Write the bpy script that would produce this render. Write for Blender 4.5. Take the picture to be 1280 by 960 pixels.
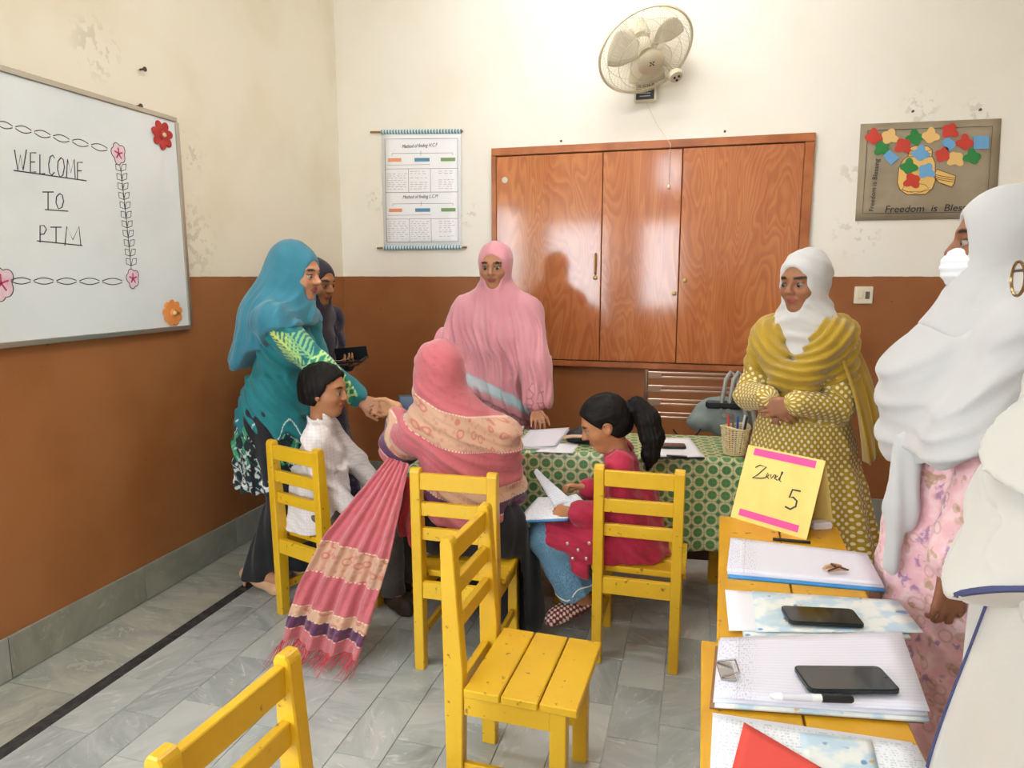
import bpy, bmesh, math, random
import numpy as np
from mathutils import Vector, Matrix
for _o in list(bpy.data.objects): bpy.data.objects.remove(_o)
SC = bpy.context.scene; COL = SC.collection
R = math.radians
random.seed(7); RNG = np.random.default_rng(7)

# ---------------------------------------------------------------- camera
CAM_H = 1.40; PITCH = R(8.82); YAW = R(15.25); FPX = 870.0
cd = bpy.data.cameras.new('camera'); cam = bpy.data.objects.new('camera', cd); COL.objects.link(cam)
cam.location = (0, 0, CAM_H); cam.rotation_euler = (R(90) - PITCH, 0, YAW)
cd.sensor_width = 36; cd.lens = FPX / 1280 * 36; cd.clip_start = .02
SC.camera = cam
# ---------------------------------------------------------------- light and exposure
SC.view_settings.view_transform = 'Standard'; SC.view_settings.look = 'None'
SC.view_settings.gamma = 1; SC.view_settings.use_curve_mapping = False
SC.view_settings.exposure = 1.27
wd = bpy.data.worlds.new('sky'); SC.world = wd; wd.use_nodes = True
_bg = wd.node_tree.nodes['Background']; _bg.inputs[0].default_value = (.85, .93, 1.0, 1); _bg.inputs[1].default_value = 4.5
def portal(loc, rot, sx, sy):
    l = bpy.data.lights.new('portal', 'AREA'); l.shape = 'RECTANGLE'; l.size = sx; l.size_y = sy
    l.cycles.is_portal = True
    o = bpy.data.objects.new('daylight_portal', l); COL.objects.link(o); o.location = loc; o.rotation_euler = rot

_sy, _cy, _sp, _cp = math.sin(YAW), math.cos(YAW), math.sin(PITCH), math.cos(PITCH)
_fw = np.array([-_sy*_cp, _cy*_cp, -_sp]); _rt = np.array([_cy, _sy, 0]); _up = np.cross(_rt, _fw)
def _ray(px, py): return _fw*FPX + _rt*(px-640) - _up*(py-480)
CP = np.array([0, 0, CAM_H])
def atZ(px, py, h=0.): d = _ray(px, py); return CP + d*(h-CAM_H)/d[2]      # point at height h
def atY(px, py, Y): d = _ray(px, py); return CP + d*Y/d[1]                 # point at distance Y
def atX(px, py, X): d = _ray(px, py); return CP + d*X/d[0]
V = lambda *a: np.array(a, float)
def unit(v): v = np.asarray(v, float); return v/np.linalg.norm(v)

# ---------------------------------------------------------------- materials
def lin(c):
    if isinstance(c, str):
        c = tuple(int(c[i:i+2], 16)/255 for i in (0, 2, 4))
    return tuple((x/12.92 if x <= .04045 else ((x+.055)/1.055)**2.4) for x in c[:3]) + (1.,)
MATS = {}
class NT:
    """tiny node helper"""
    def __init__(s, name):
        s.m = bpy.data.materials.new(name); s.m.use_nodes = True; s.t = s.m.node_tree
        s.b = s.t.nodes['Principled BSDF']; MATS[name] = s.m
    def n(s, typ, **kw):
        nd = s.t.nodes.new(typ)
        for k, v in kw.items(): setattr(nd, k, v)
        return nd
    def l(s, a, b): s.t.links.new(a, b)
    def setv(s, sock, v):
        if isinstance(v, bpy.types.NodeSocket): s.l(v, sock)
        else: sock.default_value = v
    def math(s, op, a, b=None, c=None):
        nd = s.n('ShaderNodeMath', operation=op)
        for i, v in enumerate((a, b, c)):
            if v is not None: s.setv(nd.inputs[i], v)
        return nd.outputs[0]
    def mix(s, f, a, b, mode='MIX'):
        nd = s.n('ShaderNodeMix', data_type='RGBA', blend_type=mode); s.setv(nd.inputs[0], f)
        s.setv(nd.inputs[6], lin(a) if isinstance(a, (str, tuple)) else a); s.setv(nd.inputs[7], lin(b) if isinstance(b, (str, tuple)) else b)
        return nd.outputs[2]
    def obj(s): return s.n('ShaderNodeTexCoord').outputs['Object']
    def geo(s): return s.n('ShaderNodeNewGeometry').outputs['Position']
    def attr(s, name): return s.n('ShaderNodeAttribute', attribute_name=name)
    def xyz(s, v):
        nd = s.n('ShaderNodeSeparateXYZ'); s.l(v, nd.inputs[0]); return nd.outputs
    def vmap(s, v, scale=(1, 1, 1), loc=(0, 0, 0), rot=(0, 0, 0)):
        nd = s.n('ShaderNodeMapping'); s.l(v, nd.inputs[0]); nd.inputs[1].default_value = loc; nd.inputs[2].default_value = rot; nd.inputs[3].default_value = scale
        return nd.outputs[0]
    def noise(s, v, scale=5, detail=3, dist=0., rough=.5):
        nd = s.n('ShaderNodeTexNoise'); s.l(v, nd.inputs['Vector']); nd.inputs['Scale'].default_value = scale; nd.inputs['Detail'].default_value = detail
        nd.inputs['Distortion'].default_value = dist; nd.inputs['Roughness'].default_value = rough
        return nd.outputs['Fac']
    def vor(s, v, scale=5, out='Distance', feature='F1', rnd=1.):
        nd = s.n('ShaderNodeTexVoronoi', feature=feature); s.l(v, nd.inputs['Vector']); nd.inputs['Scale'].default_value = scale; nd.inputs['Randomness'].default_value = rnd
        return nd.outputs[out]
    def ramp(s, f, stops, interp='LINEAR'):
        nd = s.n('ShaderNodeValToRGB'); s.l(f, nd.inputs[0]); cr = nd.color_ramp; cr.interpolation = interp
        while len(cr.elements) > 1: cr.elements.remove(cr.elements[-1])
        cr.elements[0].position = stops[0][0]; cr.elements[0].color = lin(stops[0][1])
        for p, c in stops[1:]:
            e = cr.elements.new(p); e.color = lin(c)
        return nd.outputs[0]
    def step(s, f, a, b):
        nd = s.n('ShaderNodeMapRange', interpolation_type='SMOOTHSTEP'); s.setv(nd.inputs[0], f); nd.inputs[1].default_value = a; nd.inputs[2].default_value = b
        return nd.outputs[0]
    def bump(s, h, strength=.3, dist=.01):
        nd = s.n('ShaderNodeBump'); s.l(h, nd.inputs['Height']); nd.inputs['Strength'].default_value = strength; nd.inputs['Distance'].default_value = dist
        s.l(nd.outputs[0], s.b.inputs['Normal'])
    def out(s, col=None, rough=.6, metal=0., spec=.5, coat=0., sheen=0., trans=0., alpha=1., emit=None, es=0., sss=0.):
        b = s.b.inputs
        if col is not None: s.setv(b['Base Color'], lin(col) if isinstance(col, (str, tuple)) else col)
        s.setv(b['Roughness'], rough); b['Metallic'].default_value = metal; b['Specular IOR Level'].default_value = spec
        b['Coat Weight'].default_value = coat; b['Coat Roughness'].default_value = .08; b['Sheen Weight'].default_value = sheen
        b['Transmission Weight'].default_value = trans; s.setv(b['Alpha'], alpha)
        if sss: b['Subsurface Weight'].default_value = sss; b['Subsurface Radius'].default_value = (.012, .005, .003); b['Subsurface Scale'].default_value = .5
        if emit: b['Emission Color'].default_value = lin(emit); b['Emission Strength'].default_value = es
        return s.m
def plain(name, col, rough=.6, var=None, bump=None, **kw):
    """one colour with optional noise variation: var=(colour2, scale, lo, hi)"""
    k = NT(name); c = col
    if var:
        f = k.step(k.noise(k.obj(), var[1], 4), var[2] if len(var) > 2 else .4, var[3] if len(var) > 3 else .65)
        c = k.mix(f, col, var[0])
    if bump: k.bump(k.noise(k.obj(), bump[0], 4), bump[1], .005)
    return k.out(c, rough, **kw)
def vcol(name, rough=.8, bump=None, sheen=.0, spec=.3, sss=0., weave=None):
    """printed cloth or skin whose flat colours are stored with the mesh"""
    k = NT(name); c = k.attr('col').outputs['Color']
    if bump: k.bump(k.noise(k.obj(), bump[0], 5), bump[1], .004)
    return k.out(c, rough, sheen=sheen, spec=spec, sss=sss)

# ---------------------------------------------------------------- mesh helpers
def link(o, parent=None):
    COL.objects.link(o)
    if parent is not None: o.parent = parent
    return o
def tag(o, label=None, cat=None, group=None, kind=None):
    if label: o['label'] = label
    if cat: o['category'] = cat
    if group: o['group'] = group
    if kind: o['kind'] = kind
    return o
def thing(name, label, cat, loc=(0, 0, 0), rz=0., group=None):
    o = bpy.data.objects.new(name, None); o.empty_display_size = .05; link(o)
    o.location = loc; o.rotation_euler = (0, 0, rz)
    return tag(o, label, cat, group)
class MB:
    def __init__(s): s.v = []; s.f = []; s.mi = []
    def add(s, vs, fs, mi=0):
        b = len(s.v); s.v += [tuple(map(float, x)) for x in vs]; s.f += [tuple(b+i for i in f) for f in fs]; s.mi += [mi]*len(fs); return s
    def box(s, lo, hi, mi=0, bev=0., M=None):
        bm = bmesh.new(); bmesh.ops.create_cube(bm, size=1)
        lo = Vector(lo); hi = Vector(hi)
        for v in bm.verts: v.co = Vector([(lo[i]+hi[i])/2 + v.co[i]*(hi[i]-lo[i]) for i in range(3)])
        if bev: bmesh.ops.bevel(bm, geom=list(bm.edges), offset=bev, segments=1, affect='EDGES')
        return s.bm(bm, mi, M)
    def bm(s, bm, mi=0, M=None):
        bm.verts.index_update()
        s.add([(M @ v.co if M else v.co) for v in bm.verts], [[v.index for v in f.verts] for f in bm.faces], mi); bm.free(); return s
    def prism(s, poly, axis, a, b, mi=0, bev=0.):
        """extrude 2-D polygon along an axis: axis 0 -> poly is (y,z); 1 -> (x,z); 2 -> (x,y)"""
        def p3(q, t): return {0: (t, q[0], q[1]), 1: (q[0], t, q[1]), 2: (q[0], q[1], t)}[axis]
        n = len(poly); bm = bmesh.new()
        A = [bm.verts.new(p3(q, a)) for q in poly]; B = [bm.verts.new(p3(q, b)) for q in poly]
        bm.faces.new(A); bm.faces.new(B[::-1])
        for i in range(n): bm.faces.new((A[i], B[i], B[(i+1) % n], A[(i+1) % n]))
        bmesh.ops.recalc_face_normals(bm, faces=list(bm.faces))
        if bev: bmesh.ops.bevel(bm, geom=list(bm.edges), offset=bev, segments=1, affect='EDGES')
        return s.bm(bm, mi)
    def tube(s, pts, rad, n=8, mi=0, closed=False, cap=True):
        pts = [Vector(p) for p in pts]; m = len(pts); rad = rad if hasattr(rad, '__len__') else [rad]*m
        up = None; rings = []
        for i in range(m):
            a = pts[(i-1) % m] if (closed or i > 0) else pts[i]; b = pts[(i+1) % m] if (closed or i < m-1) else pts[i]
            t = (b-a).normalized()
            if up is None: up = t.orthogonal().normalized()
            up = (up - t*up.dot(t)); up = up.normalized() if up.length > 1e-6 else t.orthogonal().normalized(); sd = t.cross(up)
            rings.append([pts[i] + (up*math.cos(2*math.pi*k/n) + sd*math.sin(2*math.pi*k/n))*rad[i] for k in range(n)])
        vs = [p for r_ in rings for p in r_]; fs = []
        for i in range(m if closed else m-1):
            j = (i+1) % m
            for k in range(n): fs.append((i*n+k, i*n+(k+1) % n, j*n+(k+1) % n, j*n+k))
        if cap and not closed: fs += [tuple(range(n))[::-1], tuple((m-1)*n+k for k in range(n))]
        return s.add(vs, fs, mi)
    def lathe(s, prof, n=24, mi=0, c=(0, 0, 0), M=None):
        vs = []; fs = []
        for r_, z in prof:
            for k in range(n):
                p = Vector((r_*math.cos(2*math.pi*k/n), r_*math.sin(2*math.pi*k/n), z))
                vs.append((M @ p if M else p) + Vector(c))
        for i in range(len(prof)-1):
            for k in range(n): fs.append((i*n+k, i*n+(k+1) % n, (i+1)*n+(k+1) % n, (i+1)*n+k))
        fs += [tuple(range(n))[::-1], tuple((len(prof)-1)*n+k for k in range(n))]
        return s.add(vs, fs, mi)
    def build(s, name, mats, parent=None, smooth=False, origin=None, edge=None):
        me = bpy.data.meshes.new(name)
        o_ = Vector(origin) if origin is not None else Vector((0, 0, 0))
        me.from_pydata([Vector(v)-o_ for v in s.v], [], s.f)
        mats = mats if isinstance(mats, (list, tuple)) else [mats]
        for m in mats: me.materials.append(MATS[m] if isinstance(m, str) else m)
        if len(mats) > 1: me.polygons.foreach_set('material_index', s.mi)
        if smooth:
            me.shade_smooth()
            if edge is None: edge = 40
            me.set_sharp_from_angle(angle=R(edge))
        me.update()
        o = bpy.data.objects.new(name, me)
        return link(o, parent)
def dup(o, parent=None):
    c = o.copy(); link(c)
    if parent is not None: c.parent = parent
    for ch in list(o.children): dup(ch, c)
    return c
def sheet(grid, name, mat, parent=None, thick=.003, smooth=True, attrs=None, origin=None, closed_u=False):
    """cloth or paper from an (n,m,3) grid of points, with thickness"""
    g = np.asarray(grid, float); n, m = g.shape[:2]
    vs = g.reshape(-1, 3) - (np.asarray(origin, float) if origin is not None else 0)
    fs = [(i*m+j, i*m+(j+1) % m, (i+1)*m+(j+1) % m, (i+1)*m+j) for i in range(n-1) for j in range(m if closed_u else m-1)]
    me = bpy.data.meshes.new(name); me.from_pydata(vs.tolist(), [], fs)
    mats = mat if isinstance(mat, (list, tuple)) else [mat]
    for q in mats: me.materials.append(MATS[q])
    if smooth: me.shade_smooth()
    for an, (typ, data) in (attrs or {}).items():
        a = me.attributes.new(an, typ, 'POINT'); a.data.foreach_set('color' if typ == 'FLOAT_COLOR' else 'vector', np.asarray(data, np.float32).ravel())
    o = bpy.data.objects.new(name, me)
    md = o.modifiers.new('thickness', 'SOLIDIFY'); md.thickness = thick; md.offset = 0
    return link(o, parent)
def text_mesh(s, size, M, mat, name, parent, extrude=.0004, shear=0., align='LEFT', bold=0.):
    cu = bpy.data.curves.new(name, 'FONT'); cu.body = s; cu.size = size; cu.extrude = extrude; cu.shear = shear; cu.align_x = align; cu.offset = bold; cu.resolution_u = 3
    t = bpy.data.objects.new('t', cu); COL.objects.link(t); bpy.context.view_layer.update()
    me = bpy.data.meshes.new_from_object(t.evaluated_get(bpy.context.evaluated_depsgraph_get())); me.name = name
    bpy.data.objects.remove(t); me.transform(M); me.materials.clear(); me.materials.append(MATS[mat])
    return link(bpy.data.objects.new(name, me), parent)
def ribbon(mb, pts, w, nrm, lift=.0006, mi=0):
    """a pen stroke lying on a surface with normal nrm, as a thin raised bar"""
    nrm = Vector(nrm).normalized(); pts = [Vector(p) for p in pts]; n = len(pts); vs = []; fs = []
    for i, p in enumerate(pts):
        t = (pts[min(i+1, n-1)] - pts[max(i-1, 0)]).normalized(); sd = t.cross(nrm).normalized()*w/2
        vs += [p-sd, p+sd, p+sd+nrm*lift, p-sd+nrm*lift]
    for i in range(n-1):
        a = 4*i; b = a+4
        fs += [(a+1, b+1, b+2, a+2), (a+2, b+2, b+3, a+3), (a+3, b+3, b, a)]
    fs += [(0, 1, 2, 3), (4*n-1, 4*n-2, 4*n-3, 4*n-4)]
    mb.add(vs, fs, mi)

# ---------------------------------------------------------------- soft-body surfaces (distance fields -> mesh)
class Prim:
    def __init__(s, f, c, r): s.f = f; s.c = np.asarray(c, float); s.r = r
def cone(a, b, ra, rb=None, fl=1., fax=None):
    a = np.asarray(a, float); b = np.asarray(b, float); rb = ra if rb is None else rb
    if fax is not None: fax = unit(fax)
    def tr(q):
        return q if fax is None else q + np.outer(q @ fax, fax)*(1/fl-1)
    ab = tr((b-a)[None])[0]; L = max(ab @ ab, 1e-9)
    def f(p):
        q = tr(p-a); t = np.clip(q @ ab/L, 0, 1)
        e = q - t[:, None]*ab; return (np.sqrt(np.einsum('ij,ij->i', e, e)) - (ra+(rb-ra)*t))*min(fl, 1)
    return Prim(f, (a+b)/2, np.linalg.norm(b-a)/2 + max(ra, rb))
def ell(c, r, Rm=None):
    c = np.asarray(c, float); r = np.asarray(r, float); Rm = np.eye(3) if Rm is None else Rm     # Rm columns = axes
    def f(p):
        q = (p-c) @ Rm; k0 = np.sqrt(((q/r)**2).sum(1)); k1 = np.sqrt(((q/r**2)**2).sum(1)) + 1e-9
        return k0*(k0-1)/k1
    return Prim(f, c, r.max())
def loft(secs, fold=None, cap=.0):
    """stack of ellipses (z,cx,cy,rx,ry,rot); fold(theta,z,p) gives a radial change in metres"""
    S = np.array([list(q)+[0]*(6-len(q)) for q in secs], float); S = S[np.argsort(S[:, 0])]
    zz = np.linspace(S[0, 0], S[-1, 0], 60); C = [np.interp(zz, S[:, 0], S[:, i]) for i in range(1, 6)]
    ker = np.array([1, 2, 3, 2, 1])/9
    C = [np.convolve(np.pad(c, 2, mode='edge'), ker, 'valid') for c in C]
    z0, z1 = zz[0], zz[-1]
    def f(p):
        cx, cy, rx, ry, ro = [np.interp(p[:, 2], zz, c) for c in C]
        dx = p[:, 0]-cx; dy = p[:, 1]-cy; x = dx*np.cos(ro)+dy*np.sin(ro); y = -dx*np.sin(ro)+dy*np.cos(ro)
        k0 = np.sqrt((x/rx)**2+(y/ry)**2); k1 = np.sqrt((x/rx**2)**2+(y/ry**2)**2)+1e-9
        d = k0*(k0-1)/k1
        if fold is not None: d = d - fold(np.arctan2(y/ry, x/rx), p[:, 2], p)
        return np.maximum(d, np.maximum(z0-p[:, 2], p[:, 2]-z1))
    m = S[:, 3:5].max()
    c = np.array([S[:, 1].mean(), S[:, 2].mean(), (z0+z1)/2])
    return Prim(f, c, math.hypot((z1-z0)/2, m + np.ptp(S[:, 1])/2 + np.ptp(S[:, 2])/2))
def smin(a, b, k):
    h = np.clip(.5+.5*(b-a)/k, 0, 1); return b*(1-h)+a*h-k*h*(1-h)
def smax(a, b, k): return -smin(-a, -b, k)
def union(items):
    """items: Prim or (Prim, k)"""
    its = [(i, .02) if isinstance(i, Prim) else i for i in items]
    def f(p):
        d = np.full(len(p), 9.)
        for pr, k in its:
            q = p-pr.c; lb = np.sqrt(np.einsum('ij,ij->i', q, q)) - pr.r
            near = np.flatnonzero(lb < .09)
            if len(near):
                dn = d[near]; np.minimum(d, lb, out=d); d[near] = smin(dn, pr.f(p[near]), k)
            else: np.minimum(d, lb, out=d)
        return d
    return f
def bounds(items, pad=.03):
    its = [i if isinstance(i, Prim) else i[0] for i in items]
    return np.min([i.c-i.r for i in its], 0)-pad, np.max([i.c+i.r for i in its], 0)+pad
def mesh_sdf(f, lo, hi, h, safe=2.0):
    lo = np.asarray(lo, float); hi = np.asarray(hi, float)
    nb = np.ceil((hi-lo)/(16*h)).astype(int); n = nb*16+1
    val = np.full(n, 1., np.float32)
    def run(P): return np.concatenate([f(P[i:i+200000]) for i in range(0, len(P), 200000)]) if len(P) else np.zeros(0)
    I = np.stack(np.meshgrid(*[np.arange(k) for k in nb], indexing='ij'), -1).reshape(-1, 3)
    d = run(lo + (I*16+8)*h); act = np.abs(d) < 8*h*1.74*safe
    for q in I[(d < 0) & ~act]: val[q[0]*16:q[0]*16+17, q[1]*16:q[1]*16+17, q[2]*16:q[2]*16+17] = -1
    sub = np.stack(np.meshgrid(*[np.arange(4)]*3, indexing='ij'), -1).reshape(-1, 3)
    J = (I[act][:, None]*16 + sub[None]*4).reshape(-1, 3)
    d = run(lo + (J+2)*h); a2 = np.abs(d) < 2*h*1.74*safe + h
    o5 = np.stack(np.meshgrid(*[np.arange(5)]*3, indexing='ij'), -1).reshape(-1, 3)
    J0 = J[(d < 0) & ~a2]
    if len(J0):
        K = (J0[:, None]+o5[None]).reshape(-1, 3); val[K[:, 0], K[:, 1], K[:, 2]] = -1
    K = (J[a2][:, None]+o5[None]).reshape(-1, 3)
    idx = np.unique(np.ravel_multi_index(K.T, n)); K = np.stack(np.unravel_index(idx, n), 1)
    val.reshape(-1)[idx] = run(lo + K*h)
    ins = val < 0
    E = []   # sign-change edges
    for ax in range(3):
        sl0 = [slice(None)]*3; sl1 = [slice(None)]*3; sl0[ax] = slice(0, -1); sl1[ax] = slice(1, None)
        q = np.argwhere(ins[tuple(sl0)] != ins[tuple(sl1)])
        o1, o2 = (ax+1) % 3, (ax+2) % 3
        q = q[(q[:, o1] > 0) & (q[:, o2] > 0) & (q[:, o1] < n[o1]-1) & (q[:, o2] < n[o2]-1)]
        E.append(q)
    quads = []; flips = []
    for ax, q in enumerate(E):
        o1, o2 = (ax+1) % 3, (ax+2) % 3; e1 = np.eye(3, dtype=int)[o1]; e2 = np.eye(3, dtype=int)[o2]
        cs = np.stack([q-e1-e2, q-e2, q, q-e1], 1)
        fl = ins[q[:, 0], q[:, 1], q[:, 2]]
        cs[~fl] = cs[~fl][:, ::-1]
        quads.append(cs)
    Q = np.concatenate(quads); ids = np.ravel_multi_index(Q.reshape(-1, 3).T, n)
    uq, inv = np.unique(ids, return_inverse=True); cells = np.stack(np.unravel_index(uq, n), 1)
    acc = np.zeros((len(cells), 3)); cnt = np.zeros(len(cells))
    cor = [np.array(c) for c in ((0,0,0),(1,0,0),(0,1,0),(1,1,0),(0,0,1),(1,0,1),(0,1,1),(1,1,1))]
    cv = [val[tuple((cells+c).T)] for c in cor]
    for a, b in ((0,1),(2,3),(4,5),(6,7),(0,2),(1,3),(4,6),(5,7),(0,4),(1,5),(2,6),(3,7)):
        s = (cv[a] < 0) != (cv[b] < 0)
        t = cv[a][s]/(cv[a][s]-cv[b][s]); t = np.clip(t, .02, .98)
        acc[s] += cor[a] + t[:, None]*(cor[b]-cor[a]); cnt[s] += 1
    vs = lo + (cells + acc/np.maximum(cnt, 1)[:, None])*h
    return vs, inv.reshape(-1, 4)
def relax(vs, fs, it=2, w=.5):
    a = fs.ravel(); b = np.roll(fs, -1, 1).ravel(); ii = np.concatenate([a, b]); jj = np.concatenate([b, a]); n = len(vs); c = np.maximum(np.bincount(ii, minlength=n), 1)
    for _ in range(it):
        s = np.stack([np.bincount(ii, weights=vs[jj, k], minlength=n) for k in range(3)], 1); vs = vs*(1-w) + w*s/c[:, None]
    return vs
def soft(name, f, lo, hi, h, mat, parent, it=1, col=None, uv=None, org=(0, 0, 0)):
    """mesh a distance field; col(p)->(n,3) sRGB colours, uv(p)->(n,3) pattern coordinates"""
    vs, fs = mesh_sdf(f, lo, hi, h)
    if it: vs = relax(vs, fs, it)
    me = bpy.data.meshes.new(name)
    me.vertices.add(len(vs)); me.vertices.foreach_set('co', (vs-np.asarray(org)).astype(np.float32).ravel())
    me.loops.add(fs.size); me.loops.foreach_set('vertex_index', fs.astype(np.int32).ravel())
    me.polygons.add(len(fs)); me.polygons.foreach_set('loop_start', np.arange(0, fs.size, 4, dtype=np.int32))
    me.update(calc_edges=True); me.validate(); me.shade_smooth()
    if col is not None:
        c = np.clip(col(vs), 0, 1); c = np.where(c <= .04045, c/12.92, ((c+.055)/1.055)**2.4)
        a = me.attributes.new('col', 'FLOAT_COLOR', 'POINT'); a.data.foreach_set('color', np.concatenate([c, np.ones((len(c), 1))], 1).astype(np.float32).ravel())
    if uv is not None:
        a = me.attributes.new('pat', 'FLOAT_VECTOR', 'POINT'); a.data.foreach_set('vector', uv(vs).astype(np.float32).ravel())
    me.materials.append(MATS[mat])
    return link(bpy.data.objects.new(name, me), parent)
def wob(p, k=1., seed=0):
    """smooth pseudo-noise in -1..1"""
    r_ = np.random.default_rng(seed); s = 0
    for i in range(4):
        w = r_.normal(size=3)*k*(1+.6*i); s = s + np.sin(p @ w + r_.uniform(0, 6.28))/(1+.5*i)
    return s/2.3
# ================================================================ materials of the setting
XL, XR, YB, YF, ZC, DADO = -2.30, 1.95, 4.20, -1.30, 3.25, 1.397
def wall_mat(name, cream, brown, spots=()):
    k = NT(name); P = k.geo(); o = k.xyz(P)
    n = k.noise(P, 2.2, 4); c1 = k.mix(k.step(n, .42, .72), cream[0], cream[1])
    c2 = k.mix(k.step(k.noise(P, 3.1, 5), .4, .7), brown[0], brown[1])
    c2 = k.mix(k.step(k.noise(k.vmap(P, (9, 9, 30)), 1.6, 3), .74, .80), c2, '6b3a1c')
    edge = k.math('ADD', o[2], k.math('MULTIPLY', k.math('SUBTRACT', k.noise(P, 14, 2), .5), .006))
    f = k.step(edge, DADO-.002, DADO+.002)
    if spots:
        m = None
        for (x, y, z, r_) in spots:
            vd = k.n('ShaderNodeVectorMath', operation='DISTANCE'); k.l(P, vd.inputs[0]); vd.inputs[1].default_value = (x, y, z)
            s_ = k.math('SUBTRACT', 1, k.step(vd.outputs['Value'], r_*.3, r_)); m = s_ if m is None else k.math('MAXIMUM', m, s_)
        m = k.math('MULTIPLY', m, k.step(k.noise(P, 28, 3), .53, .60))
        c1 = k.mix(k.math('MULTIPLY', m, .28), c1, '9d9272')
    k.bump(k.noise(P, 60, 3), .06, .004)
    rg = k.math('SUBTRACT', .62, k.math('MULTIPLY', k.math('SUBTRACT', 1, f), .16))
    k.out(k.mix(f, c2, c1), rg, spec=.35)
_b = lambda px, py: tuple(atY(px, py, YB))
wall_mat('paint_back', ('f4efe3', 'f1eadb'), ('9a6238', '925830'),
         [_b(1070, 292)+(.16,), _b(1150, 135)+(.12,), _b(1225, 140)+(.10,), _b(585, 268)+(.10,), _b(470, 250)+(.09,), _b(1062, 215)+(.08,)])
wall_mat('paint_left', ('f2ebd6', 'ece2c8'), ('a0683c', '976034'),
         [tuple(atX(230, 300, XL))+(.28,), tuple(atX(240, 190, XL))+(.12,), tuple(atX(120, 60, XL))+(.15,)])
plain('paint_ceiling', 'f2efe6', .8)
def marble(name, a, b, vein, dark, rough):
    k = NT(name); P = k.geo(); oi = k.n('ShaderNodeObjectInfo'); rnd = oi.outputs['Random']
    off = k.n('ShaderNodeCombineXYZ'); k.l(k.math('MULTIPLY', rnd, 37.), off.inputs[0]); k.l(k.math('MULTIPLY', rnd, 91.), off.inputs[1])
    va = k.n('ShaderNodeVectorMath', operation='ADD'); k.l(P, va.inputs[0]); k.l(off.outputs[0], va.inputs[1]); Q = va.outputs[0]
    ro = k.n('ShaderNodeVectorRotate', rotation_type='Z_AXIS'); k.l(Q, ro.inputs[0]); k.l(k.math('MULTIPLY', rnd, 3.1), ro.inputs['Angle']); Q = ro.outputs[0]
    n1 = k.noise(k.vmap(Q, (1, 2.6, 1)), 3.2, 6, 1.2, .6)
    c = k.mix(k.step(n1, .35, .65), a, b)
    n2 = k.noise(k.vmap(Q, (1, 3.2, 1)), 6, 7, 2.4, .65)
    c = k.mix(k.math('MULTIPLY', k.step(n2, .56, .70), .7), c, vein)
    c = k.mix(k.math('MULTIPLY', k.step(k.noise(Q, 2.4, 6, 1.5), .55, .75), k.math('MULTIPLY', k.step(rnd, .45, .95), .85)), c, dark)
    c = k.mix(k.math('MULTIPLY', k.step(k.math('FRACT', k.math('MULTIPLY', rnd, 7.3)), .5, 1.), .35), c, 'd9dcd6')
    k.out(c, k.math('ADD', rough, k.math('MULTIPLY', n1, .12)), spec=.45)
marble('marble_floor', 'b6bbb9', 'a0a7a5', 'd2d5d3', '7a827d', .16)
marble('marble_border', 'b3b2a6', '9c9f96', 'c6c5b9', '7f857b', .2)
marble('marble_skirting', '9a9a8c', '85867a', 'aaa99b', '6a6b61', .3)
plain('grout', 'b9beba', .7)
plain('black_marble', '34383a', .25, var=('42484a', 30))
plain('aluminium', 'b9b2a4', .35, metal=.8)
plain('concrete', 'b8b2a4', .9)

# ================================================================ the room
def struct(mb, name, mat, parent=None, **kw): return tag(mb.build(name, mat, parent, **kw), kind='structure' if parent is None else None)
struct(MB().box((XL-.2, YF-.2, -.12), (XR+.2, YB+.2, -.004)), 'floor', 'grout')
floor = bpy.data.objects['floor']
LWY0, LWY1 = -1.05, .55      # window in the left wall, beside the camera
w = MB(); w.box((XL-.2, YF-.2, -.1), (XL, LWY0, ZC)).box((XL-.2, LWY1, -.1), (XL, YB+.2, ZC)).box((XL-.2, LWY0, -.1), (XL, LWY1, .95)).box((XL-.2, LWY0, 2.25), (XL, LWY1, ZC))
struct(w, 'wall_left', 'paint_left')
struct(MB().box((XL, YB, -.1), (XR+.2, YB+.2, ZC)), 'wall_back', 'paint_back')
struct(MB().box((XR, YF-.2, -.1), (XR+.2, YB, ZC)), 'wall_right', 'paint_back')
struct(MB().box((XL-.2, YF-.2, ZC), (XR+.2, YB+.2, ZC+.15)), 'ceiling', 'paint_ceiling')
# wall behind the camera: an open doorway, two windows and a ventilator
ops = [(-2.15, -1.30, 0, 2.14), (-.85, -.27, .95, 2.14), (-.68, -.30, 2.50, 3.0)]
xs = sorted({XL, XR} | {q for o_ in ops for q in o_[:2]}); zs = sorted({0, ZC} | {q for o_ in ops for q in o_[2:]})
w = MB()
for i in range(len(xs)-1):
    for j in range(len(zs)-1):
        cx, cz = (xs[i]+xs[i+1])/2, (zs[j]+zs[j+1])/2
        if not any(o_[0] < cx < o_[1] and o_[2] < cz < o_[3] for o_ in ops):
            w.box((xs[i], YF-.2, zs[j]), (xs[i+1], YF, zs[j+1]))
struct(w, 'wall_front', 'paint_back')
plain('window_paint', 'e8e2d4', .5)
for i, o_ in enumerate(ops):
    fr = MB(); t = .04; z0 = o_[2]
    fr.box((o_[0], YF-.12, z0), (o_[0]+t, YF-.04, o_[3])).box((o_[1]-t, YF-.12, z0), (o_[1], YF-.04, o_[3])).box((o_[0]+t, YF-.12, o_[3]-t), (o_[1]-t, YF-.04, o_[3]))
    if z0 > 0: fr.box((o_[0]+t, YF-.12, z0), (o_[1]-t, YF-.04, z0+t))
    tag(fr.build('door_1' if i == 0 else 'window_%d' % i, 'window_paint'), kind='structure')
    portal(((o_[0]+o_[1])/2, YF-.16, (o_[2]+o_[3])/2), (R(90), 0, 0), o_[1]-o_[0], o_[3]-o_[2])
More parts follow.
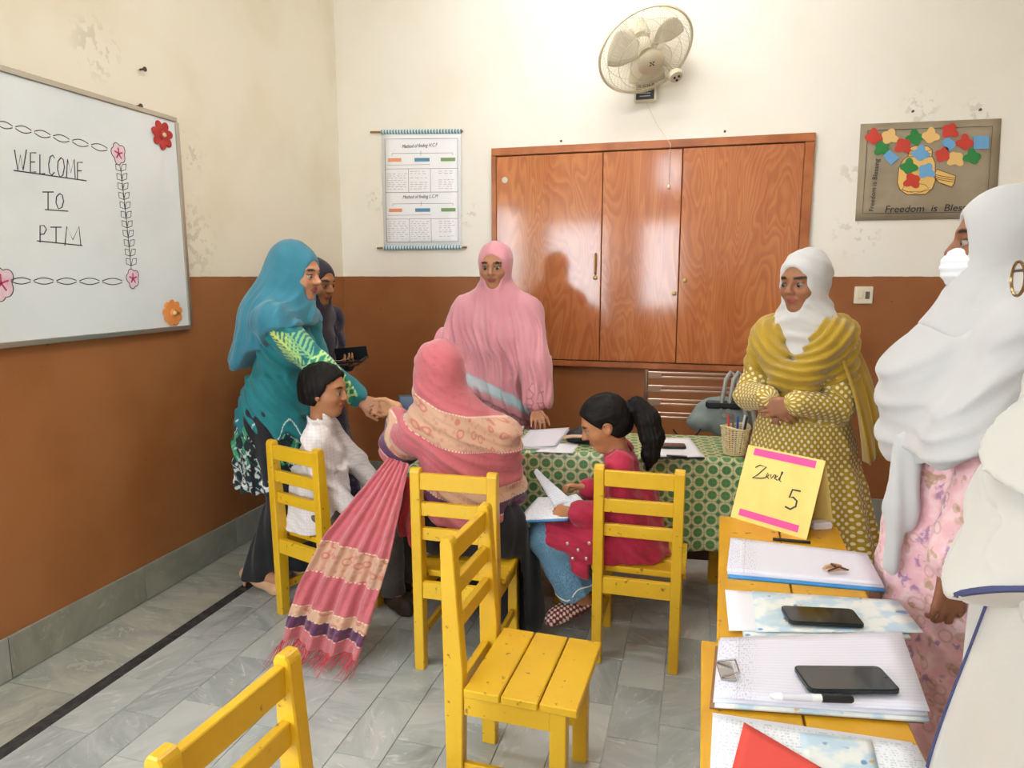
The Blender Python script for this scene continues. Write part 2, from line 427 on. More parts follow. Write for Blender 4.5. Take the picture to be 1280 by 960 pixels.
fr = MB().box((XL-.12, LWY0, .95), (XL-.04, LWY0+.04, 2.25)).box((XL-.12, LWY1-.04, .95), (XL-.04, LWY1, 2.25)).box((XL-.12, LWY0+.04, .95), (XL-.04, LWY1-.04, .99)).box((XL-.12, LWY0+.04, 2.21), (XL-.04, LWY1-.04, 2.25))
tag(fr.build('window_3', 'window_paint'), kind='structure')
portal((XL-.16, (LWY0+LWY1)/2, 1.6), (0, R(-90), 0), 1.3, LWY1-LWY0)
# courtyard ground outside
tag(MB().box((-14, -16, -.3), (14, YF-.2, -.13)).build('courtyard_ground', 'concrete'), kind='structure')
# unseen ceiling tubes, added as fill light for the room
def fill_tube(x, y, rz, where):
    t = thing('fill_tube_light', 'unseen white tube added as fill light on the ceiling '+where, 'fill lamp', (x, y, ZC), rz)
    MB().box((-.62, -.03, -.05), (.62, .03, 0), bev=.006).build('fill_fixture', 'window_paint', t)
    k = 'fill_glow'
    if k not in MATS: NT(k).out('ffffff', .4, emit='f8f8fb', es=40)
    MB().tube([(-.6, 0, -.075), (.6, 0, -.075)], .016, 10).build('tube', k, t, smooth=True)
fill_tube(-.5, 1.7, 0, 'in the middle of the room'); fill_tube(-.5, 3.0, 0, 'above the green table')

# ---- floor tiles: running bond columns, black inlay strip, border slabs and skirting
TW, TL = .1545, .285
tile_me = {}
def tile_mesh(w_, l_, mat='marble_floor', g=.0012):
    key = (round(w_, 3), round(l_, 3), mat)
    if key not in tile_me:
        o = MB().box((g, g, -.004), (w_-g, l_-g, 0.), bev=.0008).build('tile', mat); tile_me[key] = o.data; bpy.data.objects.remove(o)
    return tile_me[key]
rest = MB(); x = -1.932; ci = 0
while x < XR-.01:
    w_ = min(TW, XR-x); y = YF - [0, .16, .06, .21, .11][ci % 5]; ci += 1
    while y < YB:
        l_ = TL if y >= YF else TL+y-YF; y0 = max(y, YF); l_ = min(l_, YB-y0)
        if y0+l_ > 1.28 and l_ > .02:
            t = bpy.data.objects.new('tile', tile_mesh(w_, l_)); link(t, floor); t.location = (x, y0, 0)
        elif l_ > .02: rest.box((x+.001, y0+.001, -.004), (x+w_-.001, y0+l_-.001, 0))
        y += TL
    x += TW
tag(rest.build('tiles_beside_camera', 'marble_floor', floor), kind='stuff')
MB().box((-1.984, YF, -.004), (-1.933, YB, .0002)).build('inlay_strip', 'black_marble', floor)
y = YF
while y < YB-.01:
    l_ = min(.60, YB-y); t = bpy.data.objects.new('border_slab', tile_mesh(-1.985-XL-.012, l_, 'marble_border')); link(t, floor); t.location = (XL+.012, y, 0); y += l_
def skirting(name, a, b, nrm):
    """slabs .6 m long along a wall line from a to b"""
    a = Vector(a); b = Vector(b); d = (b-a); L = d.length; d.normalize()
    root = bpy.data.objects.new(name, None); link(root); root.location = a; root.rotation_euler = (0, 0, math.atan2(d.y, d.x)); root['kind'] = 'structure'
    s = 0; i = 0
    while s < L-.01:
        l_ = min(.62, L-s)
        key = ('sk', round(l_, 3))
        if key not in tile_me:
            o = MB().box((.001, 0, 0), (l_-.001, .012, .155), bev=.002).build('skirting_slab', 'marble_skirting'); tile_me[key] = o.data; bpy.data.objects.remove(o)
        t = bpy.data.objects.new('skirting_slab', tile_me[key]); link(t, root); t.location = (s, 0, 0); s += l_
    return root
skirting('baseboard_left', (XL, YB, 0), (XL, YF, 0), 1)
skirting('baseboard_back', (XR, YB, 0), (XL+.012, YB, 0), 1)

# ================================================================ built-in cupboard
def laminate(name, sx):
    k = NT(name); P = k.obj(); oi = k.n('ShaderNodeObjectInfo'); 
    off = k.n('ShaderNodeCombineXYZ'); k.l(k.math('MULTIPLY', oi.outputs['Random'], 13.), off.inputs[0]); k.l(k.math('MULTIPLY', oi.outputs['Random'], 5.), off.inputs[2])
    va = k.n('ShaderNodeVectorMath', operation='ADD'); k.l(P, va.inputs[0]); k.l(off.outputs[0], va.inputs[1]); Q = va.outputs[0]
    n = k.noise(k.vmap(Q, (3.2, 1, .55)), 1.3, 3, .6)
    rings = k.math('FRACT', k.math('MULTIPLY', n, 26))
    line = k.math('MULTIPLY', k.step(rings, .0, .25), k.math('SUBTRACT', 1, k.step(rings, .35, 1.)))
    fine = k.noise(k.vmap(Q, (90, 1, 2.4)), 3, 3)
    c = k.mix(k.step(k.noise(k.vmap(Q, (4, 1, .6)), 2, 3), .35, .7), 'c27a4a', 'b66b3e')
    c = k.mix(k.math('MULTIPLY', line, .34), c, '8a4622')
    c = k.mix(k.math('MULTIPLY', k.step(fine, .5, .7), .22), c, 'c98858')
    k.out(c, .11, spec=.6, coat=.3)
laminate('laminate', 1)
plain('cupboard_frame_wood', 'b06a3c', .3, var=('9a562c', 6), spec=.5)
plain('dark_gap', '3a1a0c', .7); plain('brass', 'a88a52', .35, metal=.9)
cup = thing('cupboard', 'brown wood-laminate cupboard with three doors built into the back wall', 'cupboard', (-.36, YB, 0))
def cmb(): return MB()
CX0, CX1, CZ0, CZ1 = -1.265, .545, .855, 2.158
f = MB()
fy0, fy1 = -.036, -.002
def cb(mb, x0, x1, z0, z1, y0, y1, **kw): mb.box((x0+.36, y0, z0), (x1+.36, y1, z1), **kw)
cb(f, CX0, CX1, CZ1-.045, CZ1, fy0, fy1, bev=.003); cb(f, CX0, CX0+.03, CZ0+.035, CZ1-.046, fy0, fy1, bev=.003)
cb(f, CX1-.05, CX1, CZ0+.035, CZ1-.046, fy0, fy1, bev=.003); cb(f, CX0, CX1, CZ0, CZ0+.034, fy0, fy1, bev=.003)
f.build('frame', 'cupboard_frame_wood', cup)
g = MB(); cb(g, CX0+.03, CX1-.05, CZ0+.034, CZ1-.045, -.012, -.001); g.build('carcass', 'dark_gap', cup)
for i, (x0, x1, rz) in enumerate([(-1.233, -.592, 0), (-.588, -.143, .0), (-.139, .493, -.035)]):
    hinge = x0 if i != 2 else x1
    d = MB().box((x0-hinge, -.020, CZ0+.040), (x1-hinge, 0, CZ1-.052), bev=.003).build('door', 'laminate', cup); d.location = (hinge+.36, -.016, 0)
    if i == 2: d.rotation_euler = (0, 0, .006)
    e = MB(); 
    hx = {0: -.03, 1: -.02, 2: .035}[i] + (x1 if i < 2 else x0) - hinge
    zc = {0: 1.42, 1: 1.30, 2: 1.375}[i]
    if i == 0:
        MB().tube([(hx, -.022, zc+.11), (hx, -.045, zc+.10), (hx, -.045, zc), (hx, -.022, zc-.01)], .006, 8).build('handle', 'brass', d, smooth=True)
    mbk = MB().lathe([(.014, 0), (.014, .004), (.006, .006), (.006, .010)], 14, M=Matrix.Rotation(R(90), 4, 'X')); 
    lk = mbk.build('lock', 'brass', d, smooth=True); lk.location = (hx, -.020, zc-(.03 if i == 0 else 0))
    if i == 0:
        st = MB().lathe([(.018, 0), (.018, .0015)], 12, M=Matrix.Rotation(R(90), 4, 'X')).build('sticker', 'aluminium', d); p = atY(631, 225, YB-.036); st.location = (p[0]-hinge, -.0205, p[2])
for i, (px, py) in enumerate([(842, 243)]): pass

# ================================================================ whiteboard on the left wall
k = NT('board_white'); k.out(k.mix(k.step(k.noise(k.geo(), 3, 3), .4, .7), 'e9efef', 'e2e9e9'), .28, spec=.5)
plain('marker_black', '2b2b2f', .6); plain('flower_pink', 'ecd6de', .7, var=('e6b4c6', 22, .45, .7)); plain('marker_pink', 'c9436e', .6)
plain('foam_red', 'b5352e', .8); plain('foam_orange', 'e8934a', .8); plain('foam_cream', 'e8d3a8', .8)
WX = XL+.022
by0, by1, bz0, bz1 = .88, 2.712, 1.166, 2.082
wb = thing('whiteboard', 'large white writing board with a welcome message on the left wall', 'whiteboard', (XL, (by0+by1)/2, bz0))
org = Vector(wb.location)
MB().box((XL+.004, by0, bz0), (WX, by1, bz1)).build('board_panel', 'board_white', wb, origin=org)
for (a, b) in [((XL+.002, by0, bz1-.012), (WX+.008, by1, bz1+.008)), ((XL+.002, by0, bz0-.008), (WX+.008, by1, bz0+.012)), ((XL+.002, by1-.010, bz0+.013), (WX+.008, by1+.010, bz1-.013)), ((XL+.002, by0-.01, bz0+.013), (WX+.008, by0+.010, bz1-.013))]:
    MB().box(a, b, bev=.002).build('frame_rail', 'aluminium', wb, origin=org)
def wp(px, py): return Vector(atX(px, py, WX))
GL = {'W': [[(0, 1), (.28, 0), (.5, .75), (.72, 0), (1, 1)]], 'E': [[(.9, 1), (.1, 1), (.1, 0), (.9, 0)], [(.1, .52), (.75, .52)]], 'L': [[(.1, 1), (.1, 0), (.9, 0)]],
      'C': [[(.9, .85), (.65, 1), (.3, .92), (.08, .55), (.2, .12), (.55, 0), (.9, .15)]], 'O': [[(.5, 1), (.15, .8), (.08, .4), (.35, 0), (.75, .08), (.95, .5), (.8, .9), (.5, 1)]],
      'M': [[(0, 0), (.12, 1), (.5, .3), (.88, 1), (1, 0)]], 'T': [[(0, 1), (1, 1)], [(.5, 1), (.5, 0)]], 'P': [[(.1, 0), (.1, 1), (.6, 1), (.9, .78), (.6, .5), (.1, .48)]]}
def letters(mb, word, cells, w_=.004):
    """cells: pixel boxes (x0,y_top,x1,y_bottom) of the letters on the board"""
    for ch, (x0, yt, x1, yb) in zip(word, cells):
        for st in GL[ch]: ribbon(mb, [wp(x0+(x1-x0)*a, yb+(yt-yb)*b) for a, b in st], w_, (1, 0, 0))
ink = MB()
letters(ink, 'WELCOME', [(18, 187, 33, 213), (37, 191, 46, 215), (49, 193, 57, 217), (60, 194, 69, 219), (71, 197, 81, 221), (83, 199, 94, 223), (96, 203, 104, 225)])
letters(ink, 'TO', [(53, 240, 67, 262), (69, 242, 80, 261)]); letters(ink, 'PTM', [(49, 282, 59, 303), (63, 284, 77, 304), (81, 283, 101, 307)])
for a, b in [((17, 213), (108, 226)), ((56, 262), (85, 264)), ((46, 301), (103, 307))]: ribbon(ink, [wp(*a), wp(*b)], .004, (1, 0, 0))
ink.build('lettering', 'marker_black', wb, origin=org)
bor = MB()
for ph in (0, math.pi):
    for (x0, y0, x1, y1, amp, nw) in [(-30, 148, 136, 187, 4.2, 7), (12, 351, 155, 352, 4., 5)]:
        for s in range(nw):
            pts = []
            for t in np.linspace(s/nw+.01, (s+.92)/nw, 9):
                pts.append(wp(x0+(x1-x0)*t, y0+(y1-y0)*t + amp*math.sin(2*math.pi*t*nw/2+ph)))
            ribbon(bor, pts, .0032, (1, 0, 0))
for i in range(11):
    t = i/10; c = (151+13*t, 214+118*t)
    for sgn in (-1, 1):
        a = np.array(c); b = a+np.array([sgn*6.5, -9.]); m1 = a+np.array([sgn*6, -2.]); m2 = a+np.array([sgn*1.5, -8.])
        ribbon(bor, [wp(*a), wp(*m1), wp(*b)], .0026, (1, 0, 0)); ribbon(bor, [wp(*a), wp(*m2), wp(*b)], .0026, (1, 0, 0))
ribbon(bor, [wp(151, 212), wp(158, 275), wp(164, 336)], .0026, (1, 0, 0))
bor.build('border_drawing', 'marker_black', wb, origin=org)
def drawn_flower(px, py, r_, n=5):
    mb = MB(); c = wp(px, py); pts = []
    for t in np.linspace(0, 2*math.pi, 60):
        rr = r_*(.78+.22*abs(math.sin(n*t/2)))*(1+.06*math.sin(3*t)); pts.append(c+Vector((.0004, rr*math.cos(t)*.95, rr*math.sin(t)*1.15)))
    mb.add([c+Vector((.0006, 0, 0))]+pts, [(0, i, i+1) for i in range(1, 60)], 0)
    ribbon(mb, pts, .0028, (1, 0, 0), mi=1)
    for q in range(n):
        a = 2*math.pi*q/n+.3; ribbon(mb, [c+Vector((.0012, 0, 0)), c+Vector((.0012, r_*.55*math.cos(a), r_*.6*math.sin(a)))], .006, (1, 0, 0), mi=2)
    mb.build('drawn_flower', ['flower_pink', 'marker_black', 'marker_pink'], wb, origin=org)
drawn_flower(148, 192, .038); drawn_flower(166, 348, .036); drawn_flower(1, 354, .052)
def foam_flower(px, py, r_, petals, mat, label):
    c = Vector(atX(px, py, WX)); t = thing('foam_flower', label, 'flower', c)
    for q in range(petals):
        a = 2*math.pi*q/petals+.2; pts = []
        for s in np.linspace(0, 2*math.pi, 14, endpoint=False):
            u = .60*r_+.40*r_*math.cos(s); v_ = .27*r_*math.sin(s)*(1.1 if u > .5*r_ else .8)
            pts.append((u*math.cos(a)-v_*math.sin(a), u*math.sin(a)+v_*math.cos(a)))
        MB().prism(pts, 0, .001+.0006*(q % 2), .007+.0006*(q % 2), bev=.0012).build('petal', mat, t)
    MB().lathe([(.30*r_, 0), (.30*r_, .006), (.22*r_, .010), (.05*r_, .011)], 16, M=Matrix.Rotation(R(90), 4, 'Y'), c=(.004, 0, 0)).build('flower_centre', mat if False else mat, t, smooth=True)
    MB().lathe([(.16*r_, 0), (.14*r_, .004), (.04*r_, .005)], 14, M=Matrix.Rotation(R(90), 4, 'Y'), c=(.0145, 0, 0)).build('button', 'foam_cream', t, smooth=True)
foam_flower(202, 169, .062, 7, 'foam_red', 'red foam flower stuck on the top corner of the whiteboard')
foam_flower(215, 391, .060, 9, 'foam_orange', 'orange foam daisy stuck on the bottom corner of the whiteboard')
plain('rust', '5a4632', .6, metal=.4)
def nail(p, d, label, s=1.):
    o = MB().tube([Vector(p)-Vector(d)*.004, Vector(p)+Vector(d)*.016*s], .0032*s, 8).lathe([(.007*s, 0), (.007*s, .003*s)], 10, c=Vector(p)+Vector(d)*.016*s, M=Vector(d).to_track_quat('Z', 'Y').to_matrix().to_4x4()).build('nail', 'rust', origin=p, smooth=True)
    o.location = p; tag(o, label, 'nail', 'nails in the walls')
nail(atX(175, 87, XL), (1, 0, 0), 'rusty nail in the cream wall high above the whiteboard', 1.4)
nail(atX(170, 133, XL), (1, 0, 0), 'rusty nail in the wall just above the whiteboard frame', 1.4)
nail(atY(702, 177, YB), (0, -1, 0), 'small nail above the left door of the cupboard'); nail(atY(906, 165, YB), (0, -1, 0), 'small nail above the right door of the cupboard')
nail(atY(1140, 140, YB), (0, -1, 0), 'small dark nail above the jar poster, toward its left half'); nail(atY(1224, 138, YB), (0, -1, 0), 'small dark nail above the jar poster, toward its right corner')

# ================================================================ switch plate
sw = thing('wall_switch', 'white square wall switch plate beside the cupboard', 'switch', atY(1079, 369, YB)); plain('switch_plastic', 'e6dcc4', .35); plain('switch_dark', '6a5c48', .5)
MB().box((-.047, -.012, -.047), (.047, 0, .047), bev=.004).build('plate', 'switch_plastic', sw)
MB().box((-.030, -.017, -.018), (-.004, -.0115, .022), bev=.002).build('rocker', 'switch_plastic', sw)
MB().box((.008, -.0135, -.02), (.03, -.0115, .02), bev=.001).build('socket', 'switch_dark', sw)
# ================================================================ yellow school chairs
def ypaint(name, a, b, wear, amount):
    k = NT(name); P = k.obj(); 
    c = k.mix(k.step(k.noise(P, 4.5, 4), .4, .7), a, b)
    c = k.mix(k.math('MULTIPLY', k.step(k.noise(P, 38, 4), .72-amount, .76-amount*.8), .85), c, wear)
    c = k.mix(k.math('MULTIPLY', k.step(k.noise(k.vmap(P, (40, 40, 3)), 2, 3), .6, .8), .18), c, 'c98f10')
    k.bump(k.noise(k.vmap(P, (30, 30, 4)), 3, 3), .12, .003); k.out(c, .34, spec=.5)
ypaint('yellow_paint', 'e2b524', 'dba91c', '8a5a1c', .055); ypaint('yellow_desk', 'd6a01c', 'ca9218', '6e4a1c', .065)
def make_chair():
    t = thing('wooden_chair', 'x', 'chair')
    y = 'yellow_paint'
    for sx in (-1, 1):
        x0, x1 = (sx*.155, sx*.119) if sx < 0 else (.119, .155)
        MB().prism([(-.110, 0), (-.104, .40), (-.128, .738), (-.135, .75), (-.155, .75), (-.163, .738), (-.158, .40), (-.152, 0)], 0, x0, x1, bev=.003).build('back_post', y, t)
        MB().box((x0, .125, 0), (x1, .168, .335), bev=.003).build('leg', y, t)
        a, b = (x0+.006, x1-.006)
        MB().box((a, -.105, .275), (b, .125, .335), bev=.002).build('side_rail', y, t)
        MB().box((a+.004, -.109, .105), (b-.004, .125, .135), bev=.002).build('stretcher', y, t)
    for z0, z1, yo in ((.675, .732, -.1475), (.580, .628, -.1415), (.490, .534, -.1355)):
        MB().box((-.120, yo-.010, z0), (.120, yo+.010, z1), bev=.002).build('back_rail', y, t)
    MB().box((-.120, -.150, .275), (.120, -.128, .336), bev=.002).build('back_apron', y, t)
    MB().box((-.120, .132, .275), (.120, .154, .335), bev=.002).build('front_apron', y, t)
    for i in range(3):
        y0 = -.100+.100*i
        x_ = .168
        MB().box((-x_, y0+.0022, .337), (x_, y0+.0978, .360), bev=.003).build('seat_plank', y, t)
    return t
ch0 = make_chair()
spots = [(-.445, 1.705, -92, 'empty yellow wooden chair with a plank seat, turned sideways to the green table'),
         (-.188, 2.505, 0, 'yellow wooden chair carrying the girl in the crimson dress'),
         (-.795, 2.300, 1, 'yellow wooden chair carrying the woman in the red shawl'),
         (-1.475, 2.475, -19, 'yellow wooden chair carrying the boy in the white shirt'),
         (-.545, .845, -94, 'yellow wooden chair standing alone, farthest from the green table')]
CH = []
for i, (x, y, a, lb) in enumerate(spots):
    c = ch0 if i == 0 else dup(ch0)
    c.location = (x, y, 0); c.rotation_euler = (0, 0, R(a)); tag(c, lb, 'chair', 'yellow school chairs'); CH.append(c)

# ================================================================ yellow desks
DZ = .65
def make_desk(x, y, L, rz, label):
    t = thing('wooden_desk', label, 'desk', (x, y, 0), rz, 'yellow desks set end to end'); m = 'yellow_desk'; w = .1725
    for i in range(2): MB().box((-w+i*w+.002, -L/2, DZ-.024), (-w+(i+1)*w-.002, L/2, DZ), bev=.003).build('top_plank', m, t)
    for sx in (-1, 1):
        for sy in (-1, 1): MB().box((sx*(w-.035)-.022, sy*(L/2-.045)-.022, 0), (sx*(w-.035)+.022, sy*(L/2-.045)+.022, DZ-.025), bev=.003).build('leg', m, t)
        MB().box((sx*(w-.035)-.012, -L/2+.068, DZ-.115), (sx*(w-.035)+.012, L/2-.068, DZ-.025), bev=.002).build('long_apron', m, t)
        MB().box((-w+.058, sx*(L/2-.045)-.012, DZ-.115), (w-.058, sx*(L/2-.045)+.012, DZ-.025), bev=.002).build('end_apron', m, t)
    return t
make_desk(.238, 1.815, .785, R(-1.6), 'yellow plank desk carrying the folded level card')
make_desk(.196, 1.010, .80, 0, 'yellow plank desk carrying the open notebook with a phone and marker')

# ================================================================ table under the patterned cloth
TZ = .68; TR_ = R(6.0); TC = V(-.545, 2.955)
tb = thing('wooden_table', 'long narrow yellow-legged table under the green patterned cloth', 'table', (TC[0], TC[1], 0), TR_)
TLn, TDp = 1.40, .40
MB().box((-TLn/2, -TDp/2, TZ-.03), (TLn/2, TDp/2, TZ-.004), bev=.002).build('table_top', 'yellow_desk', tb)
for x in (-.66, -.02, .06, .66):
    for sy in (-1, 1): MB().box((x-.022, sy*.155-.022, 0), (x+.022, sy*.155+.022, TZ-.031), bev=.003).build('leg', 'yellow_desk', tb)
plain('brown_wood', '5f3a20', .6)
MB().box((-.68, .165, .10), (.68, .185, .15), bev=.002).build('foot_rail', 'brown_wood', tb)
def cloth_mat():
    k = NT('green_cloth'); o = k.xyz(k.attr('pat').outputs['Vector']); s = 1/.0515
    u = k.math('MULTIPLY', o[0], s); v = k.math('MULTIPLY', o[1], s)
    fu = k.math('SUBTRACT', k.math('FRACT', u), .5); fv = k.math('SUBTRACT', k.math('FRACT', v), .5)
    r_ = k.math('SQRT', k.math('ADD', k.math('MULTIPLY', fu, fu), k.math('MULTIPLY', fv, fv)))
    gu = k.math('ABSOLUTE', k.math('SUBTRACT', k.math('FRACT', k.math('ADD', u, .5)), .5)); gv = k.math('ABSOLUTE', k.math('SUBTRACT', k.math('FRACT', k.math('ADD', v, .5)), .5))
    di = k.math('ADD', gu, gv)
    c = k.mix(k.step(di, .20, .23), '4f7d4b', 'b7b98a')
    c = k.mix(k.math('SUBTRACT', 1, k.step(r_, .45, .47)), c, 'd8d3a8')
    c = k.mix(k.math('SUBTRACT', 1, k.step(r_, .36, .385)), c, '8ea66a')
    c = k.mix(k.math('SUBTRACT', 1, k.step(r_, .30, .32)), c, '4c8450')
    c = k.mix(k.math('SUBTRACT', 1, k.step(k.math('MINIMUM', k.math('ABSOLUTE', fu), k.math('ABSOLUTE', fv)), .0, .03)), c, '7c9a62')
    k.bump(k.noise(k.obj(), 140, 2), .1, .002); k.out(c, .33, spec=.5)
cloth_mat()
prof = [(-.205, .31)] ; 
def tablecloth():
    sec = [(-TDp/2-.010, z) for z in np.linspace(.30, TZ-.010, 16)] + [(-TDp/2-.006, TZ-.002), (-TDp/2+.004, TZ)] + [(q, TZ) for q in np.linspace(-TDp/2+.03, TDp/2-.03, 8)] + [(TDp/2-.004, TZ), (TDp/2+.006, TZ-.002)] + [(TDp/2+.010, z) for z in np.linspace(TZ-.010, .42, 8)]
    sec = np.array(sec); arc = np.concatenate([[0], np.cumsum(np.hypot(*np.diff(sec, axis=0).T))])
    X = np.linspace(-TLn/2-.012, TLn/2+.012, 120); G = np.zeros((len(sec), len(X), 3)); U = np.zeros_like(G)
    for i, (y, z) in enumerate(sec):
        drop = max(0, TZ-.01-z); sg = -1 if y < 0 else 1
        rip = drop*(.035*np.sin(X*21)+.028*np.sin(X*9.3+1)+.015*np.sin(X*47))
        G[i, :, 0] = X; G[i, :, 1] = y + sg*(np.abs(rip)+drop*.03); G[i, :, 2] = z; U[i, :, 0] = X; U[i, :, 1] = arc[i]
    o = sheet(G, 'tablecloth', 'green_cloth', None, .0015, attrs={'pat': ('FLOAT_VECTOR', U.reshape(-1, 3))})
    o.location = (TC[0], TC[1], .0012); o.rotation_euler = (0, 0, TR_)
    # end drops
    for s in (-1, 1):
        Y = np.linspace(-TDp/2-.008, TDp/2+.008, 24); Z = np.linspace(TZ-.003, .34, 14); G = np.zeros((14, 24, 3)); U = np.zeros_like(G)
        for i, z in enumerate(Z):
            G[i, :, 0] = s*(TLn/2+.013+abs(.02*(TZ-z)*1)+.03*(TZ-z)*np.abs(np.sin(Y*25))); G[i, :, 1] = Y; G[i, :, 2] = z; U[i, :, 0] = Y; U[i, :, 1] = -z
        sheet(G, 'end_drop', 'green_cloth', o, .0015, attrs={'pat': ('FLOAT_VECTOR', U.reshape(-1, 3))})
    return tag(o, 'green circle-patterned oilcloth draped over the long table', 'tablecloth')
tablecloth()

# ================================================================ paper things
k = NT('paper_lined'); o = k.xyz(k.attr('pat').outputs['Vector'])
ln = k.math('SUBTRACT', 1, k.step(k.math('ABSOLUTE', k.math('SUBTRACT', k.math('FRACT', k.math('MULTIPLY', o[1], 1/.0085)), .5)), .0, .09))
ln2 = k.math('SUBTRACT', 1, k.step(k.math('ABSOLUTE', k.math('SUBTRACT', o[0], .04)), .0, .0012))
scr = k.math('MULTIPLY', k.step(k.noise(k.vmap(k.attr('pat').outputs['Vector'], (420, 117.6, 1)), 1, 1), .52, .6), k.math('SUBTRACT', 1, k.step(o[0], .05, .09)))
c = k.mix(k.math('MULTIPLY', ln, .4), 'e6e4ee', '9aa6cc'); c = k.mix(k.math('MULTIPLY', ln2, .5), c, 'c48aa8'); c = k.mix(k.math('MULTIPLY', scr, .3), c, '5a5a76'); k.out(c, .75)
plain('paper_white', 'eceaf0', .75); plain('paper_shade', 'd9d9e2', .75); plain('card_yellow', 'efd67e', .75, var=('eacf74', 10)); plain('card_pink', 'e8559a', .75); plain('card_red', 'd9483c', .7)
plain('cover_blue', '3f8fd0', .4); plain('board_brown', '8a6240', .55); plain('phone_black', '131418', .08, spec=.6, coat=.6); plain('phone_side', '2b3332', .3, metal=.5); plain('steel', 'b8b8b8', .25, metal=.9)
plain('plastic_black', '17171a', .4); plain('plastic_white', 'e9e9e9', .4)
k = NT('print_page'); P_ = k.attr('pat').outputs['Vector']; o = k.xyz(P_)
txt = k.math('MULTIPLY', k.step(k.noise(k.vmap(P_, (220, 60, 1)), 1, 1), .5, .56), k.step(k.math('FRACT', k.math('MULTIPLY', o[1], 110)), .45, .55))
c = k.mix(k.math('MULTIPLY', txt, .3), 'e9ecf1', '5c6478'); k.out(c, .6)
k = NT('print_cover'); P_ = k.attr('pat').outputs['Vector']; o = k.xyz(P_)
c = k.mix(k.step(k.noise(P_, 14, 3), .42, .55), 'bcd3e0', 'e6e9e4'); c = k.mix(k.step(k.noise(P_, 22, 2), .66, .70), c, 'd8b47a'); c = k.mix(k.step(k.noise(k.vmap(P_, loc=(4, 2, 0)), 18, 2), .66, .7), c, '6f92b8')
k.out(c, .4)
def quad_sheet(c4, z, name, mat, parent=None, thick=.001, curl=0., n=10, px=True, bend=None, origin=(0, 0, 0), zs=None):
    """sheet over four corners: far-left, far-right, near-right, near-left"""
    q = [np.array(atZ(a, b, z)) if px else np.asarray(a_, float) for a_, (a, b) in ((c_, c_[:2]) for c_ in c4)]
    if zs is not None:
        for p, dz in zip(q, zs): p[2] += dz
    G = np.zeros((n, n, 3)); U = np.zeros_like(G)
    w = np.linalg.norm(q[1]-q[0]); h = np.linalg.norm(q[3]-q[0])
    for i, v in enumerate(np.linspace(0, 1, n)):
        for j, u in enumerate(np.linspace(0, 1, n)):
            p = (q[0]*(1-u)+q[1]*u)*(1-v)+(q[3]*(1-u)+q[2]*u)*v
            p = p + V(0, 0, curl*(4*(u-.5)**2*.5 + .5*math.sin(3*u+2*v)**2)*.5)
            G[i, j] = p; U[i, j] = (u*w, v*h, 0)
    return sheet(G, name, mat, parent, thick, attrs={'pat': ('FLOAT_VECTOR', U.reshape(-1, 3))}, origin=origin)
def frame2(cpx, dirpx, z):
    c = atZ(*cpx, z); e = atZ(*dirpx, z); return c, math.atan2(e[1]-c[1], e[0]-c[0])
def phone(c, rz, label, z, L=.155, W=.074, glass='phone_black', tilt=0.):
    t = thing('mobile_phone', label, 'phone', (c[0], c[1], z), rz)
    def rr(L, W, r_):
        return [(sx*(L/2-r_)+r_*math.cos(a), sy*(W/2-r_)+r_*math.sin(a)) for sx, sy, a0 in ((1, 1, 0), (-1, 1, 90), (-1, -1, 180), (1, -1, 270)) for a in [R(a0+q) for q in (0, 30, 60, 90)]]
    MB().prism(rr(L, W, .010), 2, 0, .0082, bev=.001).build('phone_body', 'phone_side', t)
    MB().prism(rr(L-.004, W-.004, .009), 2, .0083, .0089).build('screen', glass, t)
    MB().lathe([(.0025, .0089), (.0025, .0093)], 10, c=(L/2-.008, 0, 0)).build('camera_dot', 'plastic_black', t)
    t.rotation_euler = (tilt, 0, rz)
    return t
def stack(name, label, cat, c4, z, layers, clip=None, group=None):
    """flat pile: layers (name, mat, thickness, shrink, curl) bottom to top"""
    cen = np.mean([atZ(a, b, z) for a, b in c4], 0); t = thing(name, label, cat, (cen[0], cen[1], z), 0, group)
    zz = 0.
    for (nm, m, th, off, curl) in layers:
        sh = [(a+off[0], b+off[1]) for a, b in c4]
        q = [np.array(atZ(a, b, z)) for a, b in sh]
        for p in q: p[2] += zz+th/2+.0003
        quad_sheet([tuple(p) for p in q], 0, nm, m, t, th, curl, px=False, origin=tuple(t.location)); zz += th+.0006+max(0, curl)*.0
    return t, zz
# notebook with hair clip
t, h = stack('exercise_book', 'lined answer sheets on a thin book with a wooden hair clip on top', 'notebook', [(913, 677), (1083, 697), (1104, 738), (908, 720)], DZ, [('cover', 'cover_blue', .006, (2, 3), 0), ('page_block', 'paper_shade', .004, (1, 1), 0), ('page', 'paper_lined', .0008, (0, 0), .003)])
def binder_clip(p, rz, parent_name=None):
    pass
NBZ = DZ+h+.004
plain('clip_wood', 'c49a6c', .4); plain('clip_dark', '4b2a22', .4)
hc = atZ(1043, 713, NBZ); hcl = thing('hair_clip', 'small wooden claw hair clip lying on the lined sheets', 'hair clip', (hc[0], hc[1], NBZ), R(25))
for sx in (-1, 1):
    MB().prism([(-.026, 0), (-.020, .009), (.004, .014), (.024, .009), (.028, .002), (.010, .004), (-.010, .003)], 1, sx*.010-.004, sx*.010+.004, bev=.001).build('clip_half', 'clip_wood', hcl)
MB().tube([(-.026, -.012, .006), (0, -.016, .016), (.03, -.012, .004)], .0022, 6).build('clip_rim', 'clip_dark', hcl, smooth=True)
MB().tube([(-.004, -.008, .014), (-.004, .008, .014)], .003, 6).build('clip_spring', 'clip_dark', hcl, smooth=True)
